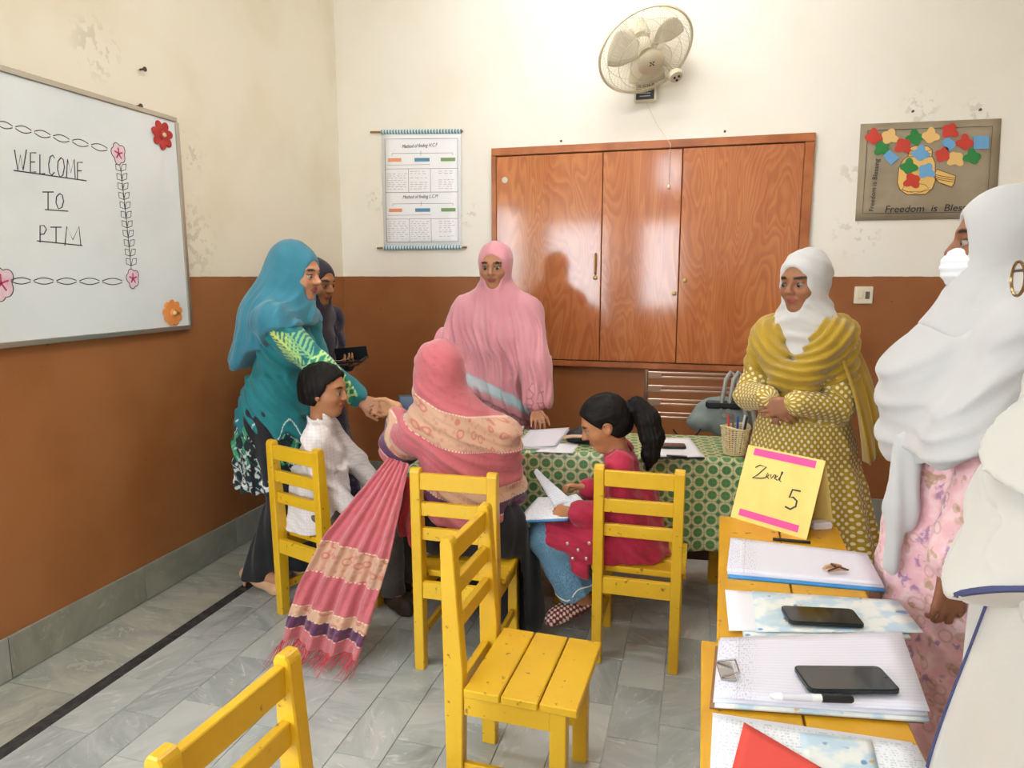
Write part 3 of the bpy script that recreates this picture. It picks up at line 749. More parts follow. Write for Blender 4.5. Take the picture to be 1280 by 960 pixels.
pc = atZ(966, 681, DZ); o = MB().tube([(-.05, 0, 0), (.05, 0, 0)], .0045, 8).build('black_pen', 'plastic_black', smooth=True); o.location = (atZ(990, 680, DZ)[0], atZ(990, 680, DZ)[1]+.014, DZ+.0046); tag(o, 'black pen lying behind the lined answer sheets', 'pen')
# papers with phone
t, h = stack('papers', 'white sheets over a printed picture book with a black phone on top', 'papers', [(906, 741), (1088, 753), (1120, 794), (911, 793)], DZ, [('picture_book', 'print_cover', .006, (18, 6), 0), ('sheet', 'paper_white', .0008, (0, 0), .003), ('printed_cover', 'print_cover', .0006, (34, 2), .002)])
c = np.mean([atZ(*q, DZ) for q in ((972, 764), (1074, 770), (1083, 796), (978, 792))], 0); e = atZ(1074, 783, DZ)-atZ(974, 778, DZ)
phone(c, math.atan2(e[1], e[0]), 'black phone with a dark green edge lying on the printed papers', DZ+h+.004)
# open notebook with clip, phone and marker
t, h = stack('clipboard', 'open lined notebook clipped on a brown board with a phone and marker on top', 'notebook', [(900, 808), (1126, 800), (1161, 903), (893, 884)], DZ, [('clip_board', 'board_brown', .004, (-6, 2), 0), ('picture_cover', 'print_cover', .005, (0, 4), 0), ('page_block', 'paper_shade', .006, (-2, 1), 0), ('page', 'paper_lined', .0008, (0, 0), .006)])
CBZ = DZ+h
p = atZ(906, 842, CBZ); org = t.location
mb = MB().box((-.012, -.03, 0), (.016, .03, .004), bev=.001); b = mb.build('spring_clip', 'steel', t); b.location = (p[0]-org.x, p[1]-org.y, CBZ-DZ+.003); b.rotation_euler = (0, 0, R(8))
MB().tube([(-.01, -.026, .006), (.022, -.022, .014), (.022, .022, .014), (-.01, .026, .006)], .0022, 6).build('clip_wire', 'steel', b, smooth=True)
c = np.mean([atZ(*q, CBZ+.008) for q in ((989, 835), (1112, 838), (1125, 866), (1002, 868))], 0); e = atZ(1112, 852, DZ)-atZ(996, 851, DZ)
phone(c, math.atan2(e[1], e[0]), 'large dark phone lying on the open lined notebook', CBZ+.007, .160, .078)
a, b_ = atZ(962, 873, CBZ+.008), atZ(1066, 877, CBZ+.008); mk = thing('marker_pen', 'white marker with a black cap lying on the open notebook', 'marker', ((a+b_)/2)[:2].tolist()+[CBZ+.0125], math.atan2(b_[1]-a[1], b_[0]-a[0])); L = np.linalg.norm(b_-a)
MB().tube([(-L/2, 0, 0), (-L/2+.008, 0, 0), (-L/2+.010, 0, 0), (L*.12, 0, 0)], [.004, .005, .0065, .0065], 12).build('barrel', 'plastic_white', mk, smooth=True)
MB().tube([(L*.12, 0, 0), (L*.13, 0, 0), (L/2-.004, 0, 0), (L/2, 0, 0)], [.007, .0075, .0072, .005], 12).build('cap', 'plastic_black', mk, smooth=True)
MB().tube([(-L*.36, 0, 0), (L*.0, 0, 0)], .0067, 12).build('printed_band', 'print_page' if False else 'paper_shade', mk, smooth=True)
# papers with red card
t, h = stack('printed_sheets', 'white printed worksheets with a coloured picture beside the red card', 'papers', [(891, 893), (1140, 930), (1180, 1010), (885, 1010)], DZ, [('sheet', 'paper_white', .003, (0, 0), 0), ('printed_sheet', 'print_page', .0006, (6, 5), .002)])
q = [atZ(a, b, DZ+.006) for a, b in ((1000, 915), (1090, 925), (1100, 968), (1005, 965))]
quad_sheet([tuple(p) for p in q], 0, 'picture', 'print_cover', t, .0006, 0, px=False, origin=tuple(t.location))
q = [atZ(a, b, DZ+.009) for a, b in ((930, 903), (1030, 962), (1060, 1030), (905, 1000))]
o = quad_sheet([tuple(p) for p in q], 0, 'red_card', 'card_red', None, .0016, 0, px=False, origin=q[0]); o.location = q[0]; tag(o, 'red folded card lying across the printed worksheets', 'card')
# ---- level card (tent of yellow card)
bl, br = atZ(913, 646, DZ), atZ(1008, 675, DZ); ex = unit((br-bl)); wdt = np.linalg.norm(br-bl); nb = V(-ex[1], ex[0], 0); hc_ = .235
lc = thing('level_card', 'yellow folded tent card with pink strips and handwritten lettering', 'card', bl)
tilt = R(20); upv = V(0, 0, 1)*math.cos(tilt)+nb*math.sin(tilt); nf = np.cross(ex, upv)    # front face normal
def lp(u, v, d=0.): return ex*u*wdt + upv*v*hc_ + nf*d
def panel(name, mat, u0, v0, u1, v1, d0, d1):
    vs = [lp(u, v, d) for d in (d0, d1) for u, v in ((u0, v0), (u1, v0), (u1, v1), (u0, v1))]
    return MB().add(vs, [(3, 2, 1, 0), (4, 5, 6, 7), (0, 1, 5, 4), (1, 2, 6, 5), (2, 3, 7, 6), (3, 0, 4, 7)]).build(name, mat, lc)
panel('front_panel', 'card_yellow', 0, 0, 1, 1, -.0015, 0)
tp = [ex*0+upv*hc_, ex*wdt+upv*hc_, ex*wdt+nb*.16+V(0, 0, 0), nb*.16]
MB().add([*tp, *[p-V(0, 0, .0015)+nb*.001 for p in tp]], [(0, 1, 2, 3), (7, 6, 5, 4), (0, 4, 5, 1), (1, 5, 6, 2), (2, 6, 7, 3), (3, 7, 4, 0)]).build('back_panel', 'card_yellow', lc)
panel('pink_strip', 'card_pink', .10, .88, .90, .975, .0003, .0009); panel('pink_strip', 'card_pink', .10, .055, .88, .145, .0003, .0009)
ink = MB()
def ls(pts, w=.004): ribbon(ink, [lp(u, v, .0004) for u, v in pts], w, nf)
ls([(.17, .72), (.22, .765), (.31, .76), (.22, .63), (.16, .58), (.28, .60), (.33, .62)], .0038)               # L
ls([(.33, .62), (.37, .665), (.345, .685), (.335, .64), (.38, .62)], .0032); ls([(.39, .68), (.405, .625), (.44, .69)], .0032)
ls([(.44, .64), (.48, .68), (.455, .69), (.45, .64), (.49, .625)], .0032); ls([(.50, .63), (.535, .745), (.52, .75), (.515, .63), (.54, .62)], .0032)
ls([(.80, .56), (.70, .555), (.685, .45), (.73, .465), (.785, .43), (.785, .36), (.73, .31), (.66, .325)], .0052)   # 5
ink.build('lettering', 'marker_black', lc)
p = atZ(1020, 668, DZ)+V(.02, .06, 0); o = MB().box((-.03, -.018, 0), (.03, .018, .022), bev=.004).build('eraser_block', 'paper_white'); o.location = p; o.rotation_euler = (0, 0, .4); tag(o, 'small white eraser block behind the yellow tent card', 'eraser')

# ================================================================ things on the green table
TT = TZ+.0022
def onT(px, py, dz=0.): return atZ(px, py, TT+dz)
t, h = stack('open_book', 'open notebook with blank pages beside the pen on the green table', 'notebook', [(598, 541), (655, 536), (643, 557), (598, 561)], TT, [('cover', 'board_brown', .003, (-1, 1), 0), ('page_block', 'paper_shade', .008, (0, 0), 0), ('page', 'paper_white', .0008, (0, 0), .004)])
p = onT(617, 550, .022); o = MB().tube([(-.035, 0, 0), (.035, 0, 0)], .004, 8).build('pen', 'plastic_black', smooth=True); o.location = p; o.rotation_euler = (0, 0, -.2); tag(o, 'dark pen lying on the blank open notebook', 'pen')
t, h = stack('answer_papers', 'curled stack of written papers on the green table beside the open notebook', 'papers', [(662, 541), (712, 538), (694, 562), (646, 562)], TT, [('paper_block', 'paper_shade', .006, (0, 0), 0), ('written_sheet', 'paper_lined', .001, (0, -1), .012)])
t, h = stack('loose_sheets', 'thin white loose sheets lying toward the edge of the green table', 'papers', [(690, 555), (725, 553), (716, 567), (668, 565)], TT, [('sheet', 'paper_white', .002, (0, 0), 0)])
t, h = stack('clipboard', 'clipboard with white papers and a dark phone on the green table', 'clipboard', [(812, 549), (862, 549), (881, 573), (806, 572)], TT, [('clip_board', 'plastic_black', .003, (0, 1), 0), ('paper', 'paper_white', .002, (0, 0), .003)])
p = onT(846, 571, h); b = MB().box((-.04, -.008, 0), (.04, .008, .005), bev=.001).build('metal_clip', 'phone_side', t); b.location = Vector(p)-t.location
c = onT(838, 558, h+.004); phone(c, R(8), 'dark phone lying on the clipboard papers on the green table', TT+h+.003, .125, .065)
# black bag and beige strap
plain('black_cloth', '1d1c22', .6, bump=(30, .5)); plain('beige', 'd9b294', .5)
bc = onT(733, 557)+V(0, .035, 0); bg = thing('black_bag', 'soft black cloth bag lying on the green table behind the girl', 'bag', bc)
its = [cone(V(-.05, 0, .03), V(.06, .01, .035), .034, .03), ell(V(.02, .03, .04), V(.06, .04, .036)), cone(V(-.08, .02, .02), V(-.04, .02, .03), .02, .02)]
f0 = union([(i, .03) for i in its]); soft('bag_body', lambda p: np.maximum(f0(p)-.005*wob(p, 60, 3), .001-p[:, 2]), V(-.14, -.08, -.02), V(.14, .12, .11), .006, 'black_cloth', bg)
MB().tube([(-.10, -.035, .030), (-.06, -.046, .040), (.0, -.045, .042), (.05, -.035, .045)], .0075, 8).build('strap', 'beige', bg, smooth=True)
# basket with pens
k = NT('wicker'); P_ = k.obj(); k.out(k.mix(k.step(k.noise(P_, 60, 2), .4, .7), 'ead9ac', 'd4bd84'), .6)
bp = onT(917, 571)+V(.004, .045, 0); bk = thing('wicker_basket', 'small woven cream basket holding pens on the green table', 'basket', bp); H_ = .115
def br_(z): return .040+.016*(z/H_)
NS = 26
for i in range(NS):
    a = 2*math.pi*i/NS
    MB().tube([((br_(z))*math.cos(a), (br_(z))*math.sin(a), z) for z in np.linspace(.002, H_+.006*math.sin(2*a), 6)], .0022, 5).build('upright_strand', 'wicker', bk, smooth=True)
for j in range(13):
    z = .006+j*.0087; MB().tube([((br_(z)+.0022*math.cos(NS/2*2*math.pi*q/78+math.pi*j))*math.cos(2*math.pi*q/78), (br_(z)+.0022*math.cos(NS/2*2*math.pi*q/78+math.pi*j))*math.sin(2*math.pi*q/78), z) for q in range(78)], .0024, 5, closed=True).build('woven_ring', 'wicker', bk, smooth=True)
MB().tube([((br_(H_)+.001)*math.cos(a), (br_(H_)+.001)*math.sin(a), H_+.006*math.sin(2*a)) for a in np.linspace(0, 2*math.pi, 40, endpoint=False)], .0042, 6, closed=True).build('rim', 'wicker', bk, smooth=True)
MB().lathe([(.001, .001), (.038, .001), (.038, .003), (.001, .003)], 20).build('base', 'wicker', bk)
for i, (cx, m, lb) in enumerate([((-.018, .0), 'card_red', 'red pen standing in the woven basket'), ((.004, -.014), 'pen_blue', 'blue pen standing in the woven basket'), ((.020, .010), 'plastic_white', 'white pen standing in the woven basket'), ((-.006, .018), 'steel', 'steel pen standing in the woven basket'), ((.024, -.008), 'plastic_black', 'black pen standing in the woven basket')]):
    if m == 'pen_blue' and m not in MATS: plain('pen_blue', '2f49b0', .4)
    pp = Vector((bp[0]+cx[0]*.8, bp[1]+cx[1]*.8, TT+.004)); tipv = Vector((cx[0]*.9, cx[1]*.6, .15))
    pe = thing('pen', lb, 'pen', pp, 0, 'pens in the basket')
    MB().tube([Vector((0, 0, 0)), tipv*.08, tipv], [.0015, .0045, .0045], 8).build('barrel', m, pe, smooth=True); MB().tube([tipv, tipv*1.05], .0036, 8).build('end_cap', m, pe, smooth=True)
# laptop at the far left end of the table
plain('laptop_dark', '1f2733', .35); NT('screen_blue').out('4d6485', .2)
lp0 = atY(497, 545, 2.86); lt = thing('laptop', 'open dark laptop at the end of the green table behind the red shawl', 'laptop', (lp0[0]+.11, 2.865, TT), R(14))
MB().box((-.12, -.085, 0), (.12, .085, .014), bev=.003).build('keyboard_base', 'laptop_dark', lt)
s = MB().box((-.12, -.004, 0), (.12, .004, .16), bev=.002).build('lid', 'laptop_dark', lt); s.location = (0, .088, .014); s.rotation_euler = (R(-14), 0, 0)
MB().box((-.109, -.006, .012), (.109, -.0042, .15)).build('screen', 'screen_blue', s)

# ================================================================ slatted steel chair with a grey bag
k = NT('bronze_steel'); k.out('b89c8c', .28, metal=.8); plain('bag_grey', '7f8a86', .6, bump=(40, .2)); plain('bag_handle', '9a9a92', .5); plain('tag_red', 'c23a2e', .5)
mc = thing('steel_chair', 'bronze steel chair with a slatted back behind the green table', 'chair', (.0, 3.62, 0), R(4))
W0, W1 = -.265, .265; zt = .93
zs_ = [.905, .835, .765, .695]
for x in (W0, W1):
    MB().tube([(x, .02, 0), (x, .02, .42), (x, -.01, .46), (x, -.05, zt)], .011, 10).build('back_post', 'bronze_steel', mc, smooth=True)
    MB().tube([(x, .40, 0), (x, .40, .42)], .011, 10).build('leg', 'bronze_steel', mc, smooth=True)
    MB().tube([(x, .02, .42), (x, .40, .42)], .011, 10).build('seat_rail', 'bronze_steel', mc, smooth=True)
for i, z in enumerate(zs_):
    yb = -.01-.04*(z-.46)/.47
    for dz in (-.011, .011): MB().box((W0+.008, yb-.005, z+dz-.006), (W1-.008, yb+.005, z+dz+.006), bev=.002).build('back_slat', 'bronze_steel', mc)
    for sx in (W0+.04, W1-.05): MB().box((sx-.035, yb-.006, z-.018), (sx+.035, yb+.006, z+.018), bev=.003).build('slat_bracket', 'bronze_steel', mc)
for j in range(5): MB().box((W0+.01, .05+j*.072, .425), (W1-.01, .095+j*.072, .437), bev=.002).build('seat_slat', 'bronze_steel', mc)
gp = atY(895, 535, 3.50); gb = thing('grey_handbag', 'grey handbag hanging by its handles from the steel chair back', 'bag', (gp[0]+.015, 3.50, gp[2]))
sec = union([(ell(V(0.01, 0, .075), V(.135, .045, .085)), .02), (ell(V(-.09, -.01, .03), V(.065, .05, .05)), .03), (ell(V(.05, 0, .02), V(.11, .045, .07)), .03)])
soft('bag_body', lambda p: sec(p)-.003*wob(p, 40, 5), V(-.24, -.1, -.1), V(.24, .1, .28), .007, 'bag_grey', gb)
MB().box((-.07, -.058, .105), (.10, -.030, .145), bev=.01).build('dark_flap', 'plastic_black', gb)
MB().tube([(-.155+.15*math.cos(a)*.45, -.055, .015+.06*math.sin(a)) for a in np.linspace(R(200), R(350), 12)], .004, 6).build('piping', 'plastic_black', gb, smooth=True)
for dx in (0, .035):
    MB().tube([(-.0+dx, -.04, .09), (.01+dx, -.055, .18), (.02+dx, -.045, .25), (.04+dx, -.03, .285), (.06+dx, -.03, .27), (.085+dx, -.035, .20), (.11+dx, -.04, .12), (.13+dx, -.045, .02)], .010, 8).build('handle', 'bag_handle', gb, smooth=True)
MB().tube([(.10, -.06, .155), (.14, -.06, .16)], .011, 8).build('red_tag', 'tag_red', gb, smooth=True)
MB().tube([(.07, -.06, .15), (.10, -.06, .155)], .012, 8).build('metal_tip', 'steel', gb, smooth=True)
for sx in (.0, .03): MB().lathe([(.012, 0), (.012, .006)], 12, M=Matrix.Rotation(R(90), 4, 'X'), c=(sx+.02, -.05, .075)).build('stud', 'steel', gb)

# ================================================================ wall fan
plain('fan_cream', 'e6dcc2', .4, var=('ddd2b4', 8)); plain('fan_blade', 'e9e2cf', .35); plain('fan_label', '20262c', .4); plain('fan_wire', 'd6ccb0', .4)
def fan():
    base = atY(807, 128, YB); t = thing('wall_fan', 'cream wall fan with a round wire cage above the cupboard', 'fan', (base[0], YB, base[2]))
    o0 = Vector(t.location); C0 = Vector(atY(807, 64, 3.93)) - o0
    N = Vector((.38, -.50, -.78)).normalized(); X = N.cross(Vector((0, 0, 1))).normalized(); Y = X.cross(N)
    Rr = .252
    def q(r_, a, d): return C0 + (X*math.cos(a)+Y*math.sin(a))*r_ + N*d
    ring = lambda r_, d, w, n=48: MB().tube([q(r_, 2*math.pi*i/n, d) for i in range(n)], w, 6, closed=True)
    ring(Rr, 0, .0075).build('cage_rim', 'fan_cream', t, smooth=True)
    for r_, d in ((0.218, .050), (.17, .075), (.11, .088)): ring(r_, d, .0016).build('cage_ring', 'fan_wire', t, smooth=True)
    for r_, d in ((.21, -.055), (.12, -.09)): ring(r_, d, .0016).build('cage_ring', 'fan_wire', t, smooth=True)
    w = MB()
    for i in range(120):
        a = 2*math.pi*i/120
        w.tube([q(.065, a, .090), q(.12, a, .087), q(.19, a, .070), q(.230, a, .042), q(Rr, a, .0)], .0015, 3, cap=False)
        if i % 2 == 0: w.tube([q(.06, a, -.10), q(.14, a, -.086), q(.22, a, -.05), q(Rr, a, .0)], .0014, 3, cap=False)
    tag(w.build('cage_wires', 'fan_wire', t, smooth=True), kind='stuff')
    Mz = N.to_track_quat('Z', 'Y').to_matrix().to_4x4()
    MB().lathe([(.001, .080), (.072, .080), (.072, .092), (.060, .100), (.001, .103)], 28, c=C0, M=Mz).build('hub_badge', 'fan_cream', t, smooth=True)
    em = MB()
    for b in range(4):
        a = b*math.pi/2+.4; p0 = C0+N*.1032; em.add([p0, p0+(X*math.cos(a-.35)+Y*math.sin(a-.35))*.012, p0+(X*math.cos(a)+Y*math.sin(a))*.021, p0+(X*math.cos(a+.35)+Y*math.sin(a+.35))*.012], [(0, 1, 2, 3)])
    em.build('emblem', 'fan_label', t)
    MB().lathe([(.001, -.06), (.045, -.06), (.05, -.03), (.045, .03), (.001, .035)], 20, c=C0, M=Mz).build('blade_hub', 'fan_cream', t, smooth=True)
    for b in range(3):
        g = np.zeros((8, 6, 3))
        for i in range(8):
            for j in range(6):
                r_ = .045+i/7*.172; a = b*2*math.pi/3 + (j/5-.5)*(1.25 if i < 5 else 1.25-.12*(i-4)); g[i, j] = q(r_, a, .028-.056*j/5)
        sheet(g, 'blade', 'fan_blade', t, .003)
    MB().lathe([(.001, -.24), (.05, -.235), (.066, -.20), (.066, -.12), (.055, -.09), (.001, -.09)], 24, c=C0, M=Mz).build('motor_housing', 'fan_cream', t, smooth=True)
    kp = Vector(atY(843, 92, 4.0))-o0
    MB().lathe([(.001, 0), (.036, 0), (.040, .012), (.034, .03), (.001, .034)], 22, c=kp, M=Mz).build('oscillation_knob', 'fan_cream', t, smooth=True)
    for b in range(3):
        a = b*2.1; MB().lathe([(.006, .034), (.006, .040)], 8, c=kp+(X*math.cos(a)+Y*math.sin(a))*.014, M=Mz).build('screw', 'fan_label', t)
    MB().tube([kp, C0-N*.18], .012, 10).build('gear_arm', 'fan_cream', t, smooth=True)
    MB().box((-.062, -.05, -.005), (.062, 0, .20), bev=.006).build('bracket', 'fan_cream', t)
    MB().box((-.050, -.0535, .004), (.050, -.0505, .105), bev=.001).build('label_plate', 'fan_label', t)
    for z in (.02, .035, .048): MB().box((-.03, -.0545, z), (.03, -.0535, z+.004)).build('label_line', 'aluminium', t)
    MB().tube([(.0+.026*math.cos(a), -.058, .115+.026*math.sin(a)) for a in np.linspace(0, 2*math.pi, 20, endpoint=False)], .0045, 6, closed=True).build('speed_dial', 'fan_cream', t, smooth=True)
    MB().box((-.05, -.062, .110), (.05, -.054, .122), bev=.002).build('dial_bar', 'fan_cream', t)
    MB().tube([(0, -.03, .17), (0, -.10, .24), C0-N*.16], .026, 12).build('neck', 'fan_cream', t, smooth=True)
    e = Vector(atY(838, 180, YB-.06))-o0; e2 = Vector(atY(836, 233, YB-.06))-o0
    MB().tube([(.004, -.04, -.004), Vector((.004, -.04, -.004)).lerp(e, .5)+Vector((-.008, 0, -.005)), e, e2], .0016, 5).build('pull_cord', 'fan_wire', t, smooth=True)
    MB().lathe([(.004, -.012), (.008, -.008), (.008, .006), (.003, .012)], 10, c=e2).build('cord_knob', 'fan_cream', t, smooth=True)
fan()

# ================================================================ paper chart on rods (left of cupboard)
k = NT('stripe_blue'); o = k.xyz(k.obj()); s = k.step(k.math('ABSOLUTE', k.math('SUBTRACT', k.math('FRACT', k.math('MULTIPLY', o[0], 1/.0195)), .5)), .21, .25); k.out(k.mix(s, '4f8aa0', 'd5e4e4'), .5)
plain('chart_paper', 'f8f9fc', .3, spec=.5); plain('chart_orange', 'e89b74', .6); plain('chart_blue', '5b8fb4', .6); plain('chart_green', '7fa06a', .6); plain('rod_wood', '9a6a3c', .6); plain('pencil', '8a8a90', .7)
def wall_panel(name, px4, label, cat):
    a = atY(*px4[0], YB); return a
tl, tr, bl, br = [atY(*p, YB-.012) for p in ((477, 165), (576, 164), (480, 310), (577, 309))]
ct = thing('wall_chart', 'white maths chart with striped blue ends hanging beside the cupboard', 'chart', V(bl[0], YB, bl[2])); oc = Vector(ct.location)
def cpt(u, v, d=0.): # d = toward the room
    p = (bl*(1-u)+br*u)*(1-v)+(tl*(1-u)+tr*u)*v
    return Vector((p[0], YB-.010-d-.004*math.sin(math.pi*v)*1., p[2]))-oc
G = np.array([[cpt(u, v) for u in np.linspace(0, 1, 8)] for v in np.linspace(0, 1, 14)]); sheet(G, 'paper_sheet', 'chart_paper', ct, .0012)
for v in (1.0, .0):
    a, b = cpt(0, v), cpt(1, v); e = (b-a).normalized()
    m = MB().tube([a-e*.002, b+e*.002], .0135, 12); m.build('striped_roll', 'stripe_blue', ct, smooth=True)
    for s_, p in ((-1, a), (1, b)):
        L_ = {(1.0, -1): .075, (1.0, 1): .008, (.0, -1): .045, (.0, 1): .03}[(v, s_)]
        MB().tube([p+e*s_*.003, p+e*s_*(.003+L_)], .0065, 8).build('rod', 'rod_wood', ct, smooth=True)
ink = MB(); 
def cl(pts, w=.0016, n=4):
    P2 = []
    for (a, b) in zip(pts[:-1], pts[1:]):
        for t_ in np.linspace(0, 1, n): P2.append(cpt(a[0]+(b[0]-a[0])*t_, a[1]+(b[1]-a[1])*t_, .0012))
    q_ = [P2[0]]
    for p in P2[1:]:
        if (p-q_[-1]).length > 1e-5: q_.append(p)
    ribbon(ink, q_, w, (0, -1, 0))
cl([(.04, .05), (.96, .05), (.96, .94), (.04, .94), (.04, .05)], .0022)
cl([(.04, .483), (.96, .483)], .0022)
for z0 in (.483, .05):
    hgt = .44; y1 = z0+hgt*.46
    cl([(.04, y1), (.96, y1)]); cl([(.34, z0), (.34, y1)]); cl([(.62, z0), (.62, y1)])
    yb = z0+hgt*.76; cl([(.13, yb-.02), (.13, yb), (.90, yb), (.90, yb-.02)]); cl([(.50, yb+.02), (.50, yb-.02)])
rg = random.Random(4)
pen = ink; ink = MB()
for z0 in (.483, .05):
    for cx0, cx1 in ((.06, .32), (.36, .60), (.66, .92)):
        for r_ in range(9):
            v = z0+.03+.017*r_*1.1; x = cx0+ (.0 if cx0 < .6 else .06)
            if rg.random() < .15: continue
            while x < cx1-.03:
                L_ = rg.uniform(.015, .05); cl([(x, v), (min(x+L_, cx1), v+rg.uniform(-.002, .002))], .0018, 2); x += L_+rg.uniform(.012, .03)
    cl([(.06, z0+.235), (.62, z0+.237)], .0018, 6)
tag(ink.build('written_lines', 'pencil', ct), kind='stuff'); pen.build('ruled_lines', 'marker_black', ct)
for z0 in (.483, .05):
    for m, u0, u1 in (('chart_orange', .08, .25), ('chart_blue', .42, .61), ('chart_green', .75, .93)):
        v0 = z0+.44*.60; v1 = v0+.030; ps = [cpt(u0, v0, .001), cpt(u1, v0, .001), cpt(u1, v1, .001), cpt(u0, v1, .001)]; ps2 = [p+Vector((0, -.0012, 0)) for p in ps]
        MB().add(ps+ps2, [(0, 1, 2, 3), (4, 7, 6, 5), (0, 4, 5, 1), (1, 5, 6, 2), (2, 6, 7, 3), (3, 7, 4, 0)]).build('colour_box', m, ct)
for z0, s_ in ((.483, 'Method of finding H.C.F'), (.05, 'Method of finding L.C.M')):
    p = cpt(.26, z0+.44*.86, .0022); text_mesh(s_, .030, Matrix.Translation(p) @ Matrix.Rotation(R(90), 4, 'X') @ Matrix.Scale(.80, 4, (1, 0, 0)), 'marker_black', 'heading', ct, shear=.35)

# ================================================================ jar poster (right of cupboard)
plain('poster_brown', 'a4967e', .8, var=('988a72', 5), bump=(50, .1)); plain('jar_cream', 'e9bf6e', .7); plain('cut_red', 'c8402f', .7); plain('cut_blue', '6fa9d6', .7); plain('cut_green', '2f8440', .7); plain('cut_cream', 'e8c07a', .7); plain('ink_brown', '6a3416', .6)
ptl, ptr, pbr, pbl = [atY(*p, YB-.006) for p in ((1076, 155), (1252, 148), (1245, 273), (1069, 276))]
ps = thing('jar_poster', 'brown handmade poster of a jar with coloured paper butterflies on the back wall', 'poster', V(pbl[0], YB, pbl[2])); op = Vector(ps.location)
def pp(cx, cy, d=0.):   # poster pencil coordinates (reference sketch units)
    p = atY(1040+cx/4.8, 120+cy/4.8, YB-.006); return Vector((p[0], YB-.008-d, p[2]))-op
ppq = lambda u, v: Vector(((ptl*(1-u)+ptr*u)*(1-v)+(pbl*(1-u)+pbr*u)*v))
G = np.array([[Vector(((ptl*(1-u)+ptr*u)*(1-v)+(pbl*(1-u)+pbr*u)*v)) + Vector((0, -.004*math.sin(6*u)*v, 0)) - op for u in np.linspace(0, 1, 12)] for v in np.linspace(0, 1, 8)])
G[:, :, 1] = -.005; sheet(G, 'backing_paper', 'poster_brown', ps, .002)
def plate(pts, d0, d1, name, mat, parent=ps):
    n = len(pts); A = [pp(x, y, d0) for x, y in pts]; B = [pp(x, y, d1) for x, y in pts]
    return MB().add(A+B, [tuple(range(n)), tuple(range(2*n-1, n-1, -1))]+[(i, n+i, n+(i+1) % n, (i+1) % n) for i in range(n)]).build(name, mat, parent)
jar = [(400, 430), (425, 385), (450, 365), (600, 365), (618, 400), (618, 510), (600, 555), (560, 590), (450, 592), (408, 565), (390, 520)]
plate(jar, .0002, .0012, 'jar_body', 'jar_cream'); plate([(452, 365), (470, 310), (500, 298), (575, 302), (600, 325), (598, 365)], .0002, .0013, 'jar_neck', 'jar_cream')
plate([(605, 480), (630, 440), (740, 480), (735, 520), (715, 545), (640, 520)], .0002, .0014, 'jar_lid', 'jar_cream')
ink = MB()
def pl(pts, w=.003, m=None): ribbon(ink, [pp(x, y, .0016) for x, y in pts], w, (0, -1, 0))
pl(jar+[jar[0]]); pl([(452, 365), (470, 310), (500, 298), (575, 302), (600, 325), (598, 365)]); pl([(455, 345), (500, 360), (590, 345)]); pl([(470, 325), (520, 340), (595, 325)])
pl([(605, 480), (630, 440), (740, 480), (735, 520), (715, 545), (640, 520), (605, 480)]); 
for d in (12, 24, 36): pl([(615+d*.2, 460+d), (660, 470+d), (735, 482+d)])
pl([(420, 560), (440, 530), (500, 520), (560, 535), (578, 555), (540, 572), (450, 575), (420, 560)], .002); pl([(400, 560), (500, 585), (600, 560)], .002)
ink.build('jar_outline', 'ink_brown', ps)
ink = MB(); pl([(215, 208), (962, 182), (925, 695), (182, 706), (215, 208)], .0028); ink.build('ruled_border', 'marker_black', ps)
def cut(cx, cy, m, kind, i):
    r_ = 46; pts = []
    rot = (i*1.7) % 6.28
    if kind == 's': pts = [(cx-48, cy-40), (cx+46, cy-38), (cx+44, cy+36), (cx-46, cy+40)]
    elif kind == 'd': pts = [(cx-48, cy-8), (cx-10, cy-46), (cx+50, cy), (cx, cy+46)]
    else:
        for q in range(30):
            a = 2*math.pi*q/30; rr = r_*(.74+.34*abs(math.cos(2*a+rot*.15))**1.5 + .10*math.sin(a*3+rot))
            pts.append((cx+rr*math.cos(a+rot*.35)*1.12, cy+rr*math.sin(a+rot*.35)))
    plate(pts[::-1], .002+.0004*(i % 3), .0035+.0004*(i % 3), 'paper_butterfly', m)
for i, (x, y, m, kd) in enumerate([(250, 245, 'red', 'f'), (345, 245, 'cream', 'f'), (425, 300, 'red', 'f'), (495, 250, 'green', 'f'), (590, 240, 'cream', 'f'), (705, 210, 'red', 'f'), (700, 290, 'blue', 'd'), (795, 280, 'red', 'f'), (895, 280, 'blue', 's'), (300, 315, 'green', 'f'), (352, 370, 'blue', 'd'), (530, 345, 'blue', 'f'), (665, 355, 'red', 'f'), (740, 380, 'cream', 'f'), (840, 365, 'green', 'f'), (460, 425, 'green', 'f'), (565, 450, 'blue', 'f'), (480, 510, 'red', 'f')]):
    cut(x, y, 'cut_'+m, kd, i)
p = pp(312, 700, .0016)
text_mesh('Freedom  is  Blessing', .052, Matrix.Translation(p) @ Matrix.Rotation(R(90), 4, 'X'), 'marker_black', 'lettering', ps, shear=.15)
p = pp(247, 695, .0016); text_mesh('Freedom is Blessing', .034, Matrix.Translation(p) @ Matrix.Rotation(R(-88), 4, 'Y') @ Matrix.Rotation(R(90), 4, 'X'), 'marker_black', 'side_lettering', ps, shear=.1)
